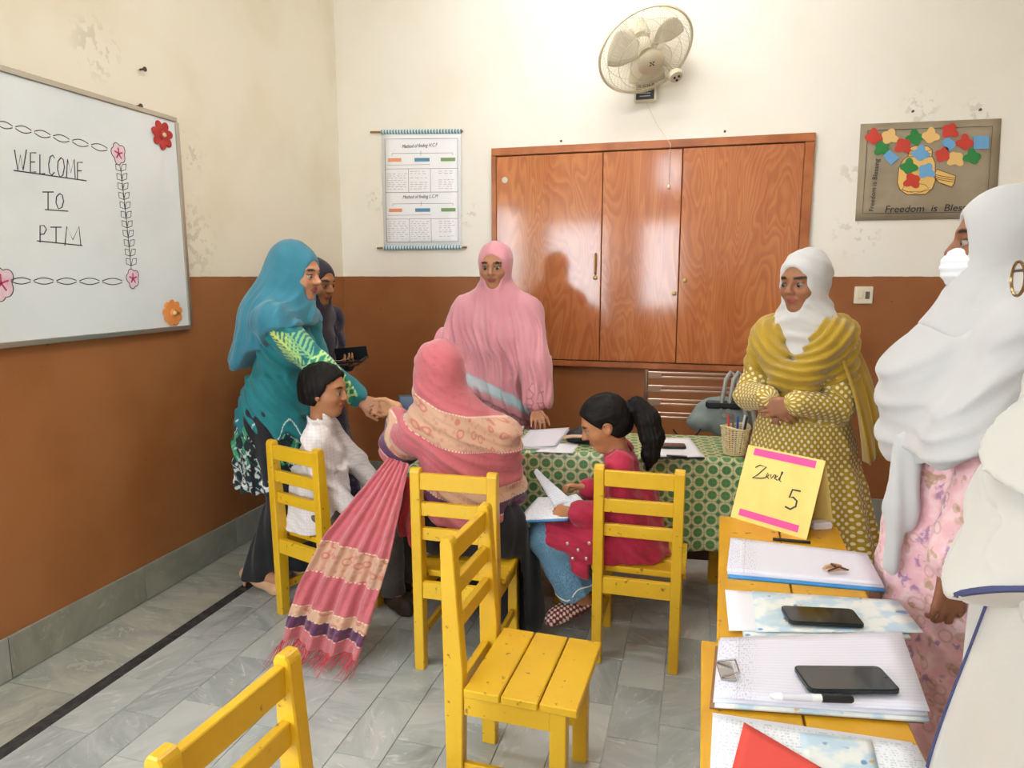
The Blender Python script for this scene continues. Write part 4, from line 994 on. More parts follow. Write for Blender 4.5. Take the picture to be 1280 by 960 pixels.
# ================================================================ people: body builder
def ik(a, b, l1, l2, pole):
    a = np.asarray(a, float); b = np.asarray(b, float); d = b-a; L = np.linalg.norm(d)
    if L > (l1+l2)*.999: s_ = L/((l1+l2)*.999); l1 *= s_; l2 *= s_
    n = d/L; t = (l1*l1-l2*l2+L*L)/(2*L); h = math.sqrt(max(l1*l1-t*t, 0)); po = np.asarray(pole, float); po = unit(po-n*(po@n)); return a+n*t+po*h
def facing(deg): return V(math.cos(R(deg)), math.sin(R(deg)), 0)
UP = V(0, 0, 1)
class Pose:
    """joints of a figure; left = the figure's own left"""
    def __init__(s, x, y, deg, Ht, lean=0., sit=None, hs=1., head_deg=None, head_pitch=0., sw=.105, head_roll=0.):
        s.H = Ht; s.f = facing(deg); s.l = np.cross(UP, s.f); s.hs = hs; b = V(x, y, 0)
        up = unit(UP+s.f*math.tan(R(lean))); s.up = up
        pz = .53*Ht if sit is None else sit+.055*Ht
        s.pelvis = b+UP*pz
        s.waist = s.pelvis+up*.10*Ht; s.chest = s.pelvis+up*.205*Ht; s.neck = s.pelvis+up*.305*Ht
        hf = facing(head_deg if head_deg is not None else deg); hl = np.cross(UP, hf)
        s.hf = unit(hf*math.cos(R(head_pitch))+UP*math.sin(R(head_pitch))); s.hl = hl; s.hu = np.cross(s.hf, hl)
        if head_roll: c_, n_ = math.cos(R(head_roll)), math.sin(R(head_roll)); s.hl, s.hu = s.hl*c_+s.hu*n_, s.hu*c_-s.hl*n_
        s.head = s.neck+up*.045*Ht+s.hu*.098*hs+s.hf*.018*hs
        s.sh = [s.pelvis+up*.283*Ht+s.l*sw*Ht, s.pelvis+up*.283*Ht-s.l*sw*Ht]
        s.ua, s.fa = .172*Ht, .150*Ht
        s.hip = [s.pelvis+s.l*.052*Ht-UP*.01, s.pelvis-s.l*.052*Ht-UP*.01]
        s.th, s.sk = .245*Ht, .240*Ht
        s.wr = [s.sh[0]-UP*.31*Ht+s.l*.03, s.sh[1]-UP*.31*Ht-s.l*.03]; s.el = [None, None]
        s.hd = [(-UP, -s.l, .35), (-UP, s.l, .35)]
        s.an = [b+s.l*.055*Ht+UP*.05*Ht, b-s.l*.055*Ht+UP*.05*Ht]; s.kn = [None, None]; s.toe = [s.f, s.f]
        s.armp = [-s.f*.8+s.l*.5, -s.f*.8-s.l*.5]; s.legp = [s.f, s.f]
    def solve(s):
        for i in (0, 1):
            if s.el[i] is None: s.el[i] = ik(s.sh[i], s.wr[i], s.ua, s.fa, s.armp[i])
            if s.kn[i] is None: s.kn[i] = ik(s.hip[i], s.an[i], s.th, s.sk, s.legp[i])
        return s
    def hp(s, f, l, u): return s.head+(s.hf*f+s.hl*l+s.hu*u)*s.hs
    def HR(s): return np.stack([s.hf, s.hl, s.hu], 1)
def hand_items(w, d, n, side, L=.170, curl=.35, spread=.10, thumb=.5, fr=1.):
    """hand: d towards the fingers, n = the way the palm faces, side +1 left, -1 right"""
    d = unit(d); n = unit(np.asarray(n)-d*(np.asarray(n)@d)); t = np.cross(d, n)*side   # thumb side
    k = L/.175; it = []; c = np.broadcast_to(curl, 4)
    offs = (.031, .0105, -.010, -.029); lens = (.072, .080, .074, .058); mc = (.086, .088, .084, .077)
    for i in range(4):
        kb = w+d*mc[i]*k+t*offs[i]*k; it.append((cone(w+t*offs[i]*.55*k, kb, .0125*k, .0105*k), .010))
        ang = c[i]*.55; p = kb; dd = unit(d+t*offs[i]*spread*25)
        for j, fr_ in enumerate((.45, .30, .25)):
            v = dd*math.cos(ang)+n*math.sin(ang); q = p+v*lens[i]*fr_*k
            r0 = (.0092, .0082, .0073)[j]*k*fr; it.append((cone(p, q, r0, r0*.9), .004 if j == 0 else .003)); p = q; ang += c[i]*(1.1 if j == 0 else .8)
    tb = w+d*.022*k+t*.022*k; tm = tb+unit(d*.75+t*.75+n*.35)*.042*k; tv = unit(d*(.9-.3*thumb)+t*(.45-.5*thumb)+n*.5*thumb); te = tm+tv*.030*k; tx = te+unit(tv+n*.2*thumb)*.024*k
    it += [(cone(tb, tm, .0145*k, .0112*k), .010), (cone(tm, te, .0108*k, .0092*k), .004), (cone(te, tx, .0092*k, .0074*k), .003)]
    return it
def body_items(J, g=1., hands=True, nose=1.):
    H = J.H; it = []; f, l = J.f, J.l; k = H/1.58*g
    it += [(cone(J.pelvis-l*.05*k, J.pelvis+l*.05*k, .095*k, .095*k), .03), (cone(J.pelvis, J.waist, .105*k, .095*k, .8, f), .03), (cone(J.waist, J.chest, .098*k, .115*k, .78, f), .03),
           (cone(J.chest, J.neck-J.up*.04*k, .11*k, .07*k, .75, f), .03), (cone(J.sh[0], J.sh[1], .048*k, .048*k), .03), (cone(J.neck-J.up*.03*k, J.hp(-.015, 0, -.05), .055*k, .047*J.hs), .02)]
    for i in (0, 1):
        it += [(cone(J.sh[i], J.el[i], .044*k, .034*k), .02), (cone(J.el[i], J.wr[i], .035*k, .023*k), .012)]
        it += [(cone(J.hip[i], J.kn[i], .080*k, .052*k), .03), (cone(J.kn[i], J.an[i], .052*k, .032*k), .02)]
        a = J.an[i]; tt = unit(J.toe[i]); it += [(cone(a-tt*.03*k-UP*.035*k, a+tt*.11*k-UP*.045*k, .030*k, .026*k), .02), (cone(a, a+tt*.05*k-UP*.03*k, .033*k, .03*k), .02), (cone(a+tt*.11*k-UP*.045*k, a+tt*.155*k-UP*.05*k, .027*k, .020*k, ), .015)]
        if hands and J.hd[i] is not None:
            h_ = J.hd[i]; it += hand_items(J.wr[i], h_[0], h_[1], 1 if i == 0 else -1, L=.165*k, curl=h_[2], **(h_[3] if len(h_) > 3 else {}))
    return it
def head_items(J, ears=True):
    s = J.hs; M = J.HR(); h = lambda c, r, kk: (ell(J.hp(*c), V(*r)*s, M), kk)
    it = [h((-.012, 0, .030), (.097, .076, .086), .02), h((.020, 0, -.040), (.066, .058, .074), .035), h((.052, 0, -.088), (.028, .030, .020), .025),
          h((.070, 0, .028), (.022, .050, .014), .015), h((.045, .036, -.022), (.036, .026, .026), .02), h((.045, -.036, -.022), (.036, .026, .026), .02),
          (cone(J.hp(.084, 0, .016), J.hp(.105, 0, -.018), .0075*s, .0110*s), .010), h((.094, .011, -.022), (.011, .008, .007), .006), h((.094, -.011, -.022), (.011, .008, .007), .006),
          h((.084, 0, -.0475), (.0100, .0225, .0058), .006), h((.082, 0, -.0590), (.0110, .0190, .0068), .006)]
    for sg in ((1, -1) if ears else ()):
        e = ell(J.hp(-.006, sg*.076, -.004), V(.021, .007, .031)*s, M @ np.array([[math.cos(.25), 0, math.sin(.25)], [-.35*sg, 1, 0], [-math.sin(.25), 0, math.cos(.25)]]).T); it.append((e, .006))
        it.append((cone(J.hp(.004, sg*.072, -.03), J.hp(.002, sg*.074, -.022), .007*s, .006*s), .006))
    return it
def head_cut(J):
    s = J.hs
    def cut(p, d):
        for sg in (1, -1):
            c = J.hp(.094, sg*.031, .004); q = np.sqrt(((p-c)**2).sum(1))-.0165*s; d = smax(d, -q, .012*s)
            e = J.hp(.0735, sg*.0305, .003); q = p-e; u = q @ J.hu; r_ = np.sqrt((q**2).sum(1))
            lid = np.maximum(r_-.0150*s, np.minimum(u+.0030*s, .0034*s-u)*1.0)       # two lids, a slit between
            d = smin(d, lid, .004*s)
            if not J.ears: continue
            c = J.hp(.004, sg*.083, -.002); q = np.sqrt(((p-c)**2).sum(1))-.011*s; d = smax(d, -q, .005*s)
        return d
    return cut
def skin_cols(J, skin, extra=None, lips=(.62, .33, .29), brows=True):
    base = np.array([int(skin[i:i+2], 16)/255 for i in (0, 2, 4)])
    def col(p):
        c = np.tile(base, (len(p), 1)); c = c*(1+.03*wob(p, 30, 2))[:, None]
        q = (p-J.head) @ J.HR()/J.hs; x, y, z = q.T
        def blend(m, cc):
            nonlocal c
            m = np.clip(m, 0, 1)[:, None]; c = c*(1-m)+np.array(cc)*m
        blend((1-((y/.024)**2+((z+.053)/.013)**2))*4*(x > .06), lips)
        if brows: blend((1-(((np.abs(y)-.032)/.021)**2+((z-.028-.12*(.03-np.abs(np.abs(y)-.03)))/.0055)**2))*4*(x > .04), (.10, .07, .06))
        blend((1-(((np.abs(y)-.0305)/.017)**2+((z-.011)/.0028)**2))*3*(x > .05), (.12, .08, .07))
        blend((1-(((np.abs(y)-.031)/.02)**2+((z-.002)/.016)**2))*.35*(x > .04), base*.72)
        blend((1-(((np.abs(y)-.03)/.02)**2+((z+.02)/.02)**2))*.15*(x > .04), base*np.array([1.08, .86, .82]))
        if extra is not None: c = extra(p, c)
        return c
    return col
vcol('skin', .48, bump=(260, .05), spec=.35, sss=.06)
k = NT('eye'); o = k.xyz(k.obj()); r_ = k.math('SQRT', k.math('ADD', k.math('MULTIPLY', o[0], o[0]), k.math('MULTIPLY', o[1], o[1])))
c = k.mix(k.step(r_, .0068, .0076), '21120b', '8f857d'); c = k.mix(k.step(r_, .0026, .003), '070505', c); k.out(c, .08, spec=.6, coat=.5)
def make_body(root, J, skin, h=.0055, g=1., face=True, cut=None, extra=None, hands=True, ears=False):
    J.solve(); J.ears = ears; it = body_items(J, g, hands); hi_ = head_items(J, ears); hc = head_cut(J); fb = union(it); fh = union(hi_); org = np.array(root.location)
    def f(p):
        d = fb(p); near = np.sqrt(((p-J.head)**2).sum(1)) < .22*J.hs+.05
        if near.any():
            q = p[near]; dh = hc(q, fh(q)) if face else fh(q); d[near] = smin(d[near], dh, .018)
        far = ~near; d[far] = np.minimum(d[far], np.sqrt(((p[far]-J.head)**2).sum(1))-.15*J.hs)
        return np.maximum(d, cut(p)) if cut else d
    lo, hi = bounds([i[0] for i in it+hi_], .02)
    b = soft('body', f, lo, hi, h, 'skin', root, it=1, col=skin_cols(J, skin, extra), org=org)
    if face:
        for sg in (1, -1):
            e = MB().lathe([(.0001, -.0138), (.007, -.0118), (.0118, -.007), (.0138, 0), (.0118, .007), (.007, .0118), (.0001, .0138)], 18).build('eye', 'eye', root, smooth=True)
            m = Matrix((tuple(J.hl), tuple(J.hu), tuple(J.hf))).transposed(); e.rotation_euler = m.to_euler(); e.location = Vector(J.hp(.0735, sg*.0305, .003)-org); e.scale = (J.hs,)*3
    return b
def rag(items, thick=0., disp=None, cut=None):
    fu = union(items)
    def f(p):
        d = fu(p)-thick
        if disp is not None: d = d-disp(p)
        if cut is not None: d = cut(p, d)
        return d
    return f
def garment(name, root, items, h, mat, disp=None, cut=None, thick=0., col=None, uv=None, it=1, pad=.03):
    lo, hi = bounds([i if isinstance(i, Prim) else i[0] for i in items], pad+thick)
    return soft(name, rag(items, thick, disp, cut), lo, hi, h, mat, root, it=it, col=col, uv=uv, org=np.array(root.location))
def sleeve(J, i, r0, r1, r2, t1=1.):
    w_ = J.el[i]+(J.wr[i]-J.el[i])*t1
    return [(cone(J.sh[i], J.el[i], r0, r1), .03), (cone(J.el[i], w_, r1, r2), .02)]
def bodice(J, g=.02, k=1.):
    f, l = J.f, J.l; s = J.H/1.58*k
    return [(cone(J.pelvis-l*.055*s, J.pelvis+l*.055*s, .10*s+g, .10*s+g, .85, f), .03), (cone(J.pelvis, J.waist, .112*s+g, .100*s+g, .8, f), .03), (cone(J.waist, J.chest, .100*s+g, .118*s+g, .78, f), .03),
            (cone(J.chest, J.neck-J.up*.03*s, .112*s+g, .06*s+g, .75, f), .03), (cone(J.sh[0], J.sh[1], .05*s+g*.7, .05*s+g*.7), .03),
            (ell(J.chest+f*.055*s+l*.055*s-J.up*.02*s, V(.05, .05, .05)*s+g), .03), (ell(J.chest+f*.055*s-l*.055*s-J.up*.02*s, V(.05, .05, .05)*s+g), .03)]
def hijab_items(J, cape=(.16, .22), g=.0, drop=.22, wide=1.):
    s = J.hs; M = J.HR(); nk = J.neck+J.up*.015
    return [(ell(J.hp(-.018, 0, .027), (V(.108, .087, .100)+g)*s, M), .02), (ell(J.hp(.004, 0, -.045), (V(.086, .074, .088)+g)*s, M), .03), (cone(J.hp(-.012, 0, -.06), nk, .070*s, .085), .03),
            (cone(J.neck-J.up*.01, J.neck-J.up*drop+J.f*.02, .09, cape[0], .8, J.f), .05), (cone(nk, J.sh[0], .080, .064*wide), .05), (cone(nk, J.sh[1], .080, .064*wide), .05)]
def face_hole(J, c=(.115, 0, -.014), r=(.082, .064, .094), k=.010):
    e = ell(J.hp(*c), V(*r)*J.hs, J.HR())
    return lambda p, d: smax(d, -e.f(p), k)
def drape(p, dirn, freq, amp, seed=0, warp=.6):
    """cloth folds: narrow rounded ridges with wide valleys running across dirn, fading in and out"""
    q = p @ unit(dirn); w1 = wob(p, 5, seed); ph = q*freq + warp*4*w1 + warp*.8*wob(p, 15, seed+50)
    r1 = ((1+np.cos(ph))*.5)**2.0; r2 = ((1+np.cos(ph*1.63+3*wob(p, 8, seed+7)))*.5)**2.4
    return amp*((r1-.35)*(.75+.5*wob(p, 6, seed+3)) + .55*(r2-.3)*(.6+.6*wob(p, 9, seed+9)))
def rgb(h): return np.array([int(h[i:i+2], 16)/255 for i in (0, 2, 4)])
def mixc(c, cc, m): m = np.clip(m, 0, 1)[:, None]; return c*(1-m)+np.asarray(cc)*m
def shoe(root, a, tt, mat, L=.22, H=.05, heel=0., name='shoe', w=.034):
    """closed shoe under ankle a, pointing tt"""
    org = np.array(root.location); tt = unit(V(tt[0], tt[1], 0)); b = V(a[0], a[1], 0)
    it = [(cone(b-tt*.045+UP*(.022+heel), b+tt*.03+UP*(.026+heel*.6), .030, .030), .02), (cone(b+tt*.03+UP*(.024+heel*.5), b+tt*(L-.09)+UP*.020, .030, w), .03), (cone(b+tt*(L-.09)+UP*.019, b+tt*(L-.06)+UP*.016, w*.95, .016), .03)]
    if heel: it += [(cone(b-tt*.055+UP*(.02+heel), b-tt*.06+UP*.006, .018, .006), .012)]
    fu = union(it); lo, hi = bounds(it)
    return soft(name, lambda p: np.maximum(fu(p), .0015-p[:, 2]), lo, hi, .004, mat, root, org=org)
# ================================================================ fabrics
plain('teal_scarf', '3a869b', .85, var=('307a90', 8), bump=(180, .15), sheen=.3); plain('black_trousers', '16161b', .85, var=('1f1f26', 12), sheen=.2); plain('beige_leather', 'd9ac84', .35)
vcol('teal_print', .75, bump=(120, .12), sheen=.2); vcol('print_cloth', .8, bump=(140, .12), sheen=.2)
plain('hair_black', '14110f', .35, spec=.6)
def hair_mat():
    k = NT('hair'); P = k.attr('pat').outputs['Vector']; n = k.noise(k.vmap(P, (1, 1, 1)), 1, 4); k.bump(n, .7, .004)
    k.out(k.mix(k.step(n, .4, .7), '0b0908', '1c1512'), .65, spec=.22)
hair_mat()
SKIN = 'b98260'
# ---------------------------------------------------------------- woman in teal, shaking hands
t = thing('person', 'person in a teal headscarf and teal printed tunic shaking hands beside the boy', 'person', (-1.83, 2.66, 0))
J = Pose(-1.83, 2.66, 8, 1.505, lean=13, head_deg=-2, head_pitch=-8)
J.neck = J.neck; SHK = V(-1.315, 2.66, .845)
J.wr[1] = SHK+V(-.075, -.005, .03); J.hd[1] = (V(1, .05, -.35), V(0, .9, -.3), .75, dict(thumb=.6)); J.armp[1] = V(-.3, -.5, -.9)
J.wr[0] = V(-1.56, 2.78, .93); J.hd[0] = (V(1, -.2, .1), V(0, -.5, -.8), .8); J.armp[0] = V(-.6, .7, -.6)
for i, sg in ((0, 1), (1, -1)): J.an[i] = V(-1.83+(.06 if i == 0 else -.065), 2.64+sg*.075, .105); J.toe[i] = facing(-4)
make_body(t, J, 'c08a68')
p0 = J.pelvis
sk = loft([(.47, p0[0]+.01, p0[1], .185, .165), (.60, p0[0]+.01, p0[1], .185, .16), (.72, p0[0], p0[1], .175, .15), (.84, p0[0]+.01, p0[1], .155, .14), (.96, p0[0]+.04, p0[1], .135, .125)], lambda th, z, p: .010*np.sin(9*th+2*np.sin(z*7))*np.clip((.95-z)*2.2, 0, 1)+.006*np.sin(17*th+z*9)*np.clip((.9-z)*2, 0, 1))
its = bodice(J, .022)+[(sk, .05)]+sleeve(J, 1, .068, .060, .050, .82)+sleeve(J, 0, .066, .058, .05, .8)
SL = [(J.sh[1], J.el[1]), (J.el[1], J.el[1]+(J.wr[1]-J.el[1])*.82)]
def teal_col(p):
    c = np.tile(rgb('248288'), (len(p), 1)); c = mixc(c, rgb('1c737c'), .5+.5*wob(p, 9, 4))
    x, y, z = p.T
    # arm coordinates: distance along the sleeve
    u = np.zeros(len(p)); dist = np.full(len(p), 9.); side = np.zeros(len(p)); base = 0.
    for a, b in SL:
        ab = b-a; L = np.linalg.norm(ab); n = ab/L; tt = np.clip((p-a) @ n, 0, L); q = p-a-tt[:, None]*n; d = np.linalg.norm(q, axis=1)
        sd = q @ unit(np.cross(n, V(0, -1, 0))); m = d < dist; dist[m] = d[m]; u[m] = (base+tt)[m]; side[m] = sd[m]; base += L
    arm = (dist < .085) & (y < p0[1]-.06)
    # fern on the sleeve
    for (u0, u1, s0, hh) in ((.03, .19, .0, 'c9d76c'), (.10, .25, .03, 'a9cf7a'), (.08, .22, -.035, '8fc98c')):
        v = np.clip((u-u0)/(u1-u0), 0, 1); w_ = .040*np.sin(np.pi*np.clip(v*.95+.05, 0, 1))
        fr = np.sin((u*1.0+np.abs(side-s0)*.9)*2*np.pi/.021)
        m = arm & (u > u0) & (u < u1) & (np.abs(side-s0) < w_) & ((fr > -.1) | (np.abs(side-s0) < .0035)); c[m] = rgb(hh)
    net = arm & (u > .215)
    m = net & ((np.abs(np.sin(u*95+side*60)) < .45) | (np.abs(np.sin(u*95-side*60)) < .45)); c[m] = rgb('bfe39a')
    m = net & ~m; c[m] = rgb('2a8f6e')
    # printed hem
    th = np.arctan2(y-p0[1], x-p0[0])*.17
    hem = np.clip((.735+.035*np.sin(th*40)+.03*np.sin(th*17+1)-z)*40, 0, 1)*(~arm)
    c = mixc(c, rgb('12282e'), hem*(z < .80))
    w1 = (np.sin(th*75+np.sin(z*40)*1.6) > .45) & (hem > .5) & (z > .60); c[w1] = rgb('2f9a6a')
    q = np.sin(th*110+2*np.sin(z*55))*np.sin(z*120+2*np.cos(th*60)); w2 = (q > .42) & (hem > .5) & (z < .66); c[w2] = rgb('c9d2cf')
    w3 = (np.abs(np.sin(th*95+z*30)+np.sin(z*70)) < .10) & (hem > .5); c[w3] = rgb('b9c4bf')
    w4 = (z > .71) & (z < .80) & (np.abs(np.sin(th*48)*.045+.748-z) < .004) & ~arm; c[w4] = rgb('dfe9e4')
    w5 = (np.abs((x-p0[0]+.0)) < .006) & (y < p0[1]) & (z < .70); c[w5] = rgb('14141a')
    w6 = (z < .56) & (np.hypot((th*1.+.27) % .11-.055, z-.52) < .030) & ~arm & (hem > .5) & (np.sin(np.hypot((th+.27) % .11-.055, z-.52)*420) > -.2); c[w6] = rgb('e3e6e2')
    return c
garment('tunic', t, its, .0042, 'teal_print', lambda p: drape(p, V(.8, 0, .55), 120, .009, 9, .8)+.003*wob(p, 26, 8), col=teal_col)
lg = []
for i in (0, 1): lg += [(cone(J.hip[i], J.kn[i], .095, .080), .03), (cone(J.kn[i], J.an[i]-UP*.045, .078, .066), .03)]
garment('trousers', t, lg, .007, 'black_trousers', lambda p: .006*np.sin(np.arctan2(p[:, 1]-p0[1], p[:, 0]-p0[0])*14)+.003*wob(p, 20, 1), cut=lambda p, d: np.maximum(d, .055-p[:, 2]))
for i in (0, 1): shoe(t, J.an[i]-V(.01, 0, 0), J.toe[i], 'beige_leather', .215, heel=.045, name='high_heel')
MB().tube([J.wr[1]-unit(J.wr[1]-J.el[1])*.018-np.array(t.location)+V(0, math.cos(a), math.sin(a))*.031 for a in np.linspace(0, 2*math.pi, 16, endpoint=False)], .006, 6, closed=True).build('wristband', 'plastic_black', t, smooth=True)
# headscarf: cap, shoulder cape and the long fall down the back
bk = J.hp(-.06, 0, .0)
tipb = V(-1.955, 2.60, 1.0)
its = hijab_items(J, cape=(.15, .2), drop=.17, wide=1.2)+[(cone(J.sh[1], J.sh[1]+(J.el[1]-J.sh[1])*.25, .082, .076), .03), (cone(J.hp(-.05, 0, .05), V(-1.80, 2.66, 1.20), .085, .15, .85, V(0, 1, 0)), .05), (cone(V(-1.80, 2.66, 1.20), V(-1.885, 2.64, 1.06), .145, .105, .9, V(0, 1, 0)), .05), (cone(V(-1.87, 2.60, 1.08), V(-1.915, 2.59, 1.03), .085, .055), .05)]
def hem_cut(p, d):
    # lower edge climbs from the back tip to the front of the shoulder
    x, y, z = p.T; edge = 1.00+np.clip((x+1.95)*.62, 0, .30)+.015*np.sin(x*40)+.10*np.clip((y-2.7)*1.5, 0, .1)
    return smax(d, edge-z, .012)
fh_ = face_hole(J)
garment('headscarf', t, its, .006, 'teal_scarf', lambda p: drape(p, V(.93, .25, -.30), 85, .0120, 3, .6)*np.clip((1.44-p[:, 2])*6, .12, 1)+.004*wob(p, 12, 5), cut=lambda p, d: fh_(p, hem_cut(p, d)))

# ---------------------------------------------------------------- person in navy behind her
k = NT('navy_floral'); P = k.geo(); c = k.mix(k.step(k.vor(P, 26), .30, .16), '1c1930', '3a3454'); c = k.mix(k.math('MULTIPLY', k.step(k.noise(P, 30, 2), .60, .68), .6), c, '5a4c68'); k.out(c, .8, sheen=.2)
plain('maroon_cloth', '2c1622', .85, var=('3a1d2c', 9), sheen=.2); plain('dark_scarf', '241f2c', .85, sheen=.2)
t = thing('person', 'person in dark navy floral dress holding a black phone beside the corner of the room', 'person', (-1.955, 3.18, 0))
J = Pose(-1.955, 3.18, -10, 1.45, lean=3, head_deg=-10, head_pitch=-14)
J.wr[1] = V(-1.765, 3.06, .975); J.hd[1] = (V(1, .0, .05), V(-.1, .25, .95), .7, dict(thumb=.6)); J.armp[1] = V(-.4, -.6, -.7)
J.wr[0] = V(-1.74, 3.20, .96); J.hd[0] = (V(1, -.2, .1), V(0, -.3, .9), .7)
make_body(t, J, 'a9744f')
p0 = J.pelvis
sk = loft([(.10, p0[0]+.05, p0[1], .21, .19), (.40, p0[0]+.03, p0[1], .20, .18), (.70, p0[0]+.01, p0[1], .17, .155), (.9, p0[0], p0[1], .14, .13)], lambda th, z, p: .012*np.sin(8*th+z*3)*np.clip((.8-z)*2, 0, 1))
garment('dress', t, bodice(J, .02)+[(sk, .05)]+sleeve(J, 1, .066, .062, .045, .9)+sleeve(J, 0, .066, .06, .045, .9), .008, 'navy_floral', lambda p: drape(p, V(.8, .3, .5), 110, .009, 11, .8))
its = hijab_items(J, cape=(.13, .18), drop=.14, wide=.85); fh_ = face_hole(J)
garment('headscarf', t, its, .008, 'dark_scarf', lambda p: .004*wob(p, 22, 12), cut=lambda p, d: fh_(p, d))
sh_ = thing('mobile_phone', 'black phone in a folding case held by the person in navy', 'phone', J.wr[1]+V(.105, -.01, .012), R(2)); sh_.rotation_euler = (R(8), R(-6), R(4))
MB().box((-.085, -.045, 0), (.085, .045, .010), bev=.003).build('phone_case', 'plastic_black', sh_); MB().box((-.078, -.038, .0102), (.078, .038, .011)).build('screen', 'phone_black', sh_); MB().box((-.085, .046, -.002), (.085, .050, .060), bev=.001).build('case_flap', 'plastic_black', sh_)

# ---------------------------------------------------------------- boy in the white shirt
k = NT('white_check'); o = k.xyz(k.attr('pat').outputs['Vector'])
a_ = k.math('ABSOLUTE', k.math('SUBTRACT', k.math('FRACT', k.math('MULTIPLY', o[0], 1/.013)), .5)); b_ = k.math('ABSOLUTE', k.math('SUBTRACT', k.math('FRACT', k.math('MULTIPLY', o[2], 1/.013)), .5))
g_ = k.math('SUBTRACT', 1, k.step(k.math('MINIMUM', a_, b_), .0, .12)); k.bump(k.noise(k.obj(), 90, 3), .15, .003); k.out(k.mix(k.math('MULTIPLY', g_, .35), 'ebe4e2', 'a8a0b4'), .8, sheen=.2)
plain('grey_trousers', '6c6662', .85, var=('5e5955', 14), sheen=.2); plain('sandal_brown', '3b2a22', .6)
t = thing('person', 'boy in a white checked shirt and grey trousers sitting on a chair', 'person', (-1.475, 2.475, 0))
J = Pose(-1.510, 2.490, 25, 1.20, lean=2, sit=.365, hs=.90, head_deg=5, head_pitch=-6, sw=.108)
J.wr[1] = V(-1.335, 2.43, .47); J.hd[1] = (V(.9, .3, -.15), V(0, 0, -1), .4); J.armp[1] = V(-.5, -.5, -.5)
J.wr[0] = V(-1.30, 2.66, .47); J.hd[0] = (V(.9, .1, -.1), V(0, 0, -1), .4); J.armp[0] = V(-.5, .5, -.5)
J.an = [V(-1.20, 2.74, .065), V(-1.235, 2.585, .062)]; J.toe = [facing(10), facing(-35)]
J.el[1] = V(-1.425, 2.392, .575); make_body(t, J, 'b07a55', h=.0048, ears=True)
def uvang(c):
    return lambda p: np.stack([np.arctan2(p[:, 1]-c[1], p[:, 0]-c[0])*.13, np.zeros(len(p)), p[:, 2]], 1)
p0 = J.pelvis
tail_ = loft([(.365, p0[0]-.012, p0[1]-.005, .128, .125), (.42, p0[0], p0[1], .132, .128), (.55, p0[0]+.005, p0[1], .120, .112), (.62, p0[0]+.008, p0[1], .115, .105)], lambda th, z, p: .005*np.sin(7*th+z*14))
its = bodice(J, .016, .92)+[(tail_, .03)]+sleeve(J, 1, .054, .048, .040, .93)+sleeve(J, 0, .054, .048, .040, .93)+[(cone(J.neck-J.up*.02, J.neck+J.up*.030+J.hf*.004, .058, .052), .012)]
garment('shirt', t, its, .0045, 'white_check', lambda p: .0015*wob(p, 24, 21)+drape(p, V(.55, .3, .7), 100, .0050, 6, .5), cut=lambda p, d: smax(np.maximum(d, .367-p[:, 2]), -cone(J.neck+J.up*.0, J.neck+J.up*.2, .047, .05).f(p), .006), uv=uvang(p0))
lg = []
for i in (0, 1): lg += [(cone(J.hip[i]+UP*.012, J.kn[i], .070, .056), .03), (cone(J.kn[i], J.an[i]+UP*.0, .055, .052), .02)]
garment('trousers', t, lg, .006, 'grey_trousers', lambda p: .004*wob(p, 30, 22), cut=lambda p, d: np.maximum(d, .05-p[:, 2]))
for i in (0, 1): shoe(t, J.an[i], J.toe[i], 'sandal_brown', .19, name='sandal', w=.03)
def hair_cap(J, name, root, g, hairline, disp=None, extra=(), h=.0042, uvdir=None):
    s = J.hs; M = J.HR()
    its = [(ell(J.hp(-.014, 0, .033), V(.101+g, .080+g, .089+g)*s, M), .02), (ell(J.hp(-.045, 0, -.02), V(.062+g, .066+g, .06+g)*s, M), .03)]+list(extra)
    def cut(p, d):
        q = (p-J.head) @ M/s; x, y, z = q.T
        return smax(d, hairline(x, y, z)*s, .010*s)
    def uv(p):
        q = (p-J.head) @ M/s; ang = np.arctan2(q[:, 1], q[:, 2]+.02); return np.stack([ang*26, np.arctan2(q[:, 0], np.hypot(q[:, 1], q[:, 2]))*3, q[:, 2]*5], 1) if uvdir is None else uvdir(q)
    return garment(name, root, its, h, 'hair', disp, cut, uv=uv)
def boy_line(x, y, z):
    # keep hair above/behind: negative inside
    front = (.048+.010*np.sin(y*90)) - z          # fringe line above the brows
    side = np.where(x < -.02, -.065, -.065+ (x+.02)*1.55) - z
    return np.where(x > .035, np.maximum(front, side), side)
hair_cap(J, 'hair', t, .011, boy_line, lambda p: .003*wob(p, 60, 30)+.0025*drape(p, V(1, .3, .2), 300, 1, 3, .4), uvdir=lambda q: np.stack([q[:, 0]*70, q[:, 1]*70, q[:, 2]*14], 1))

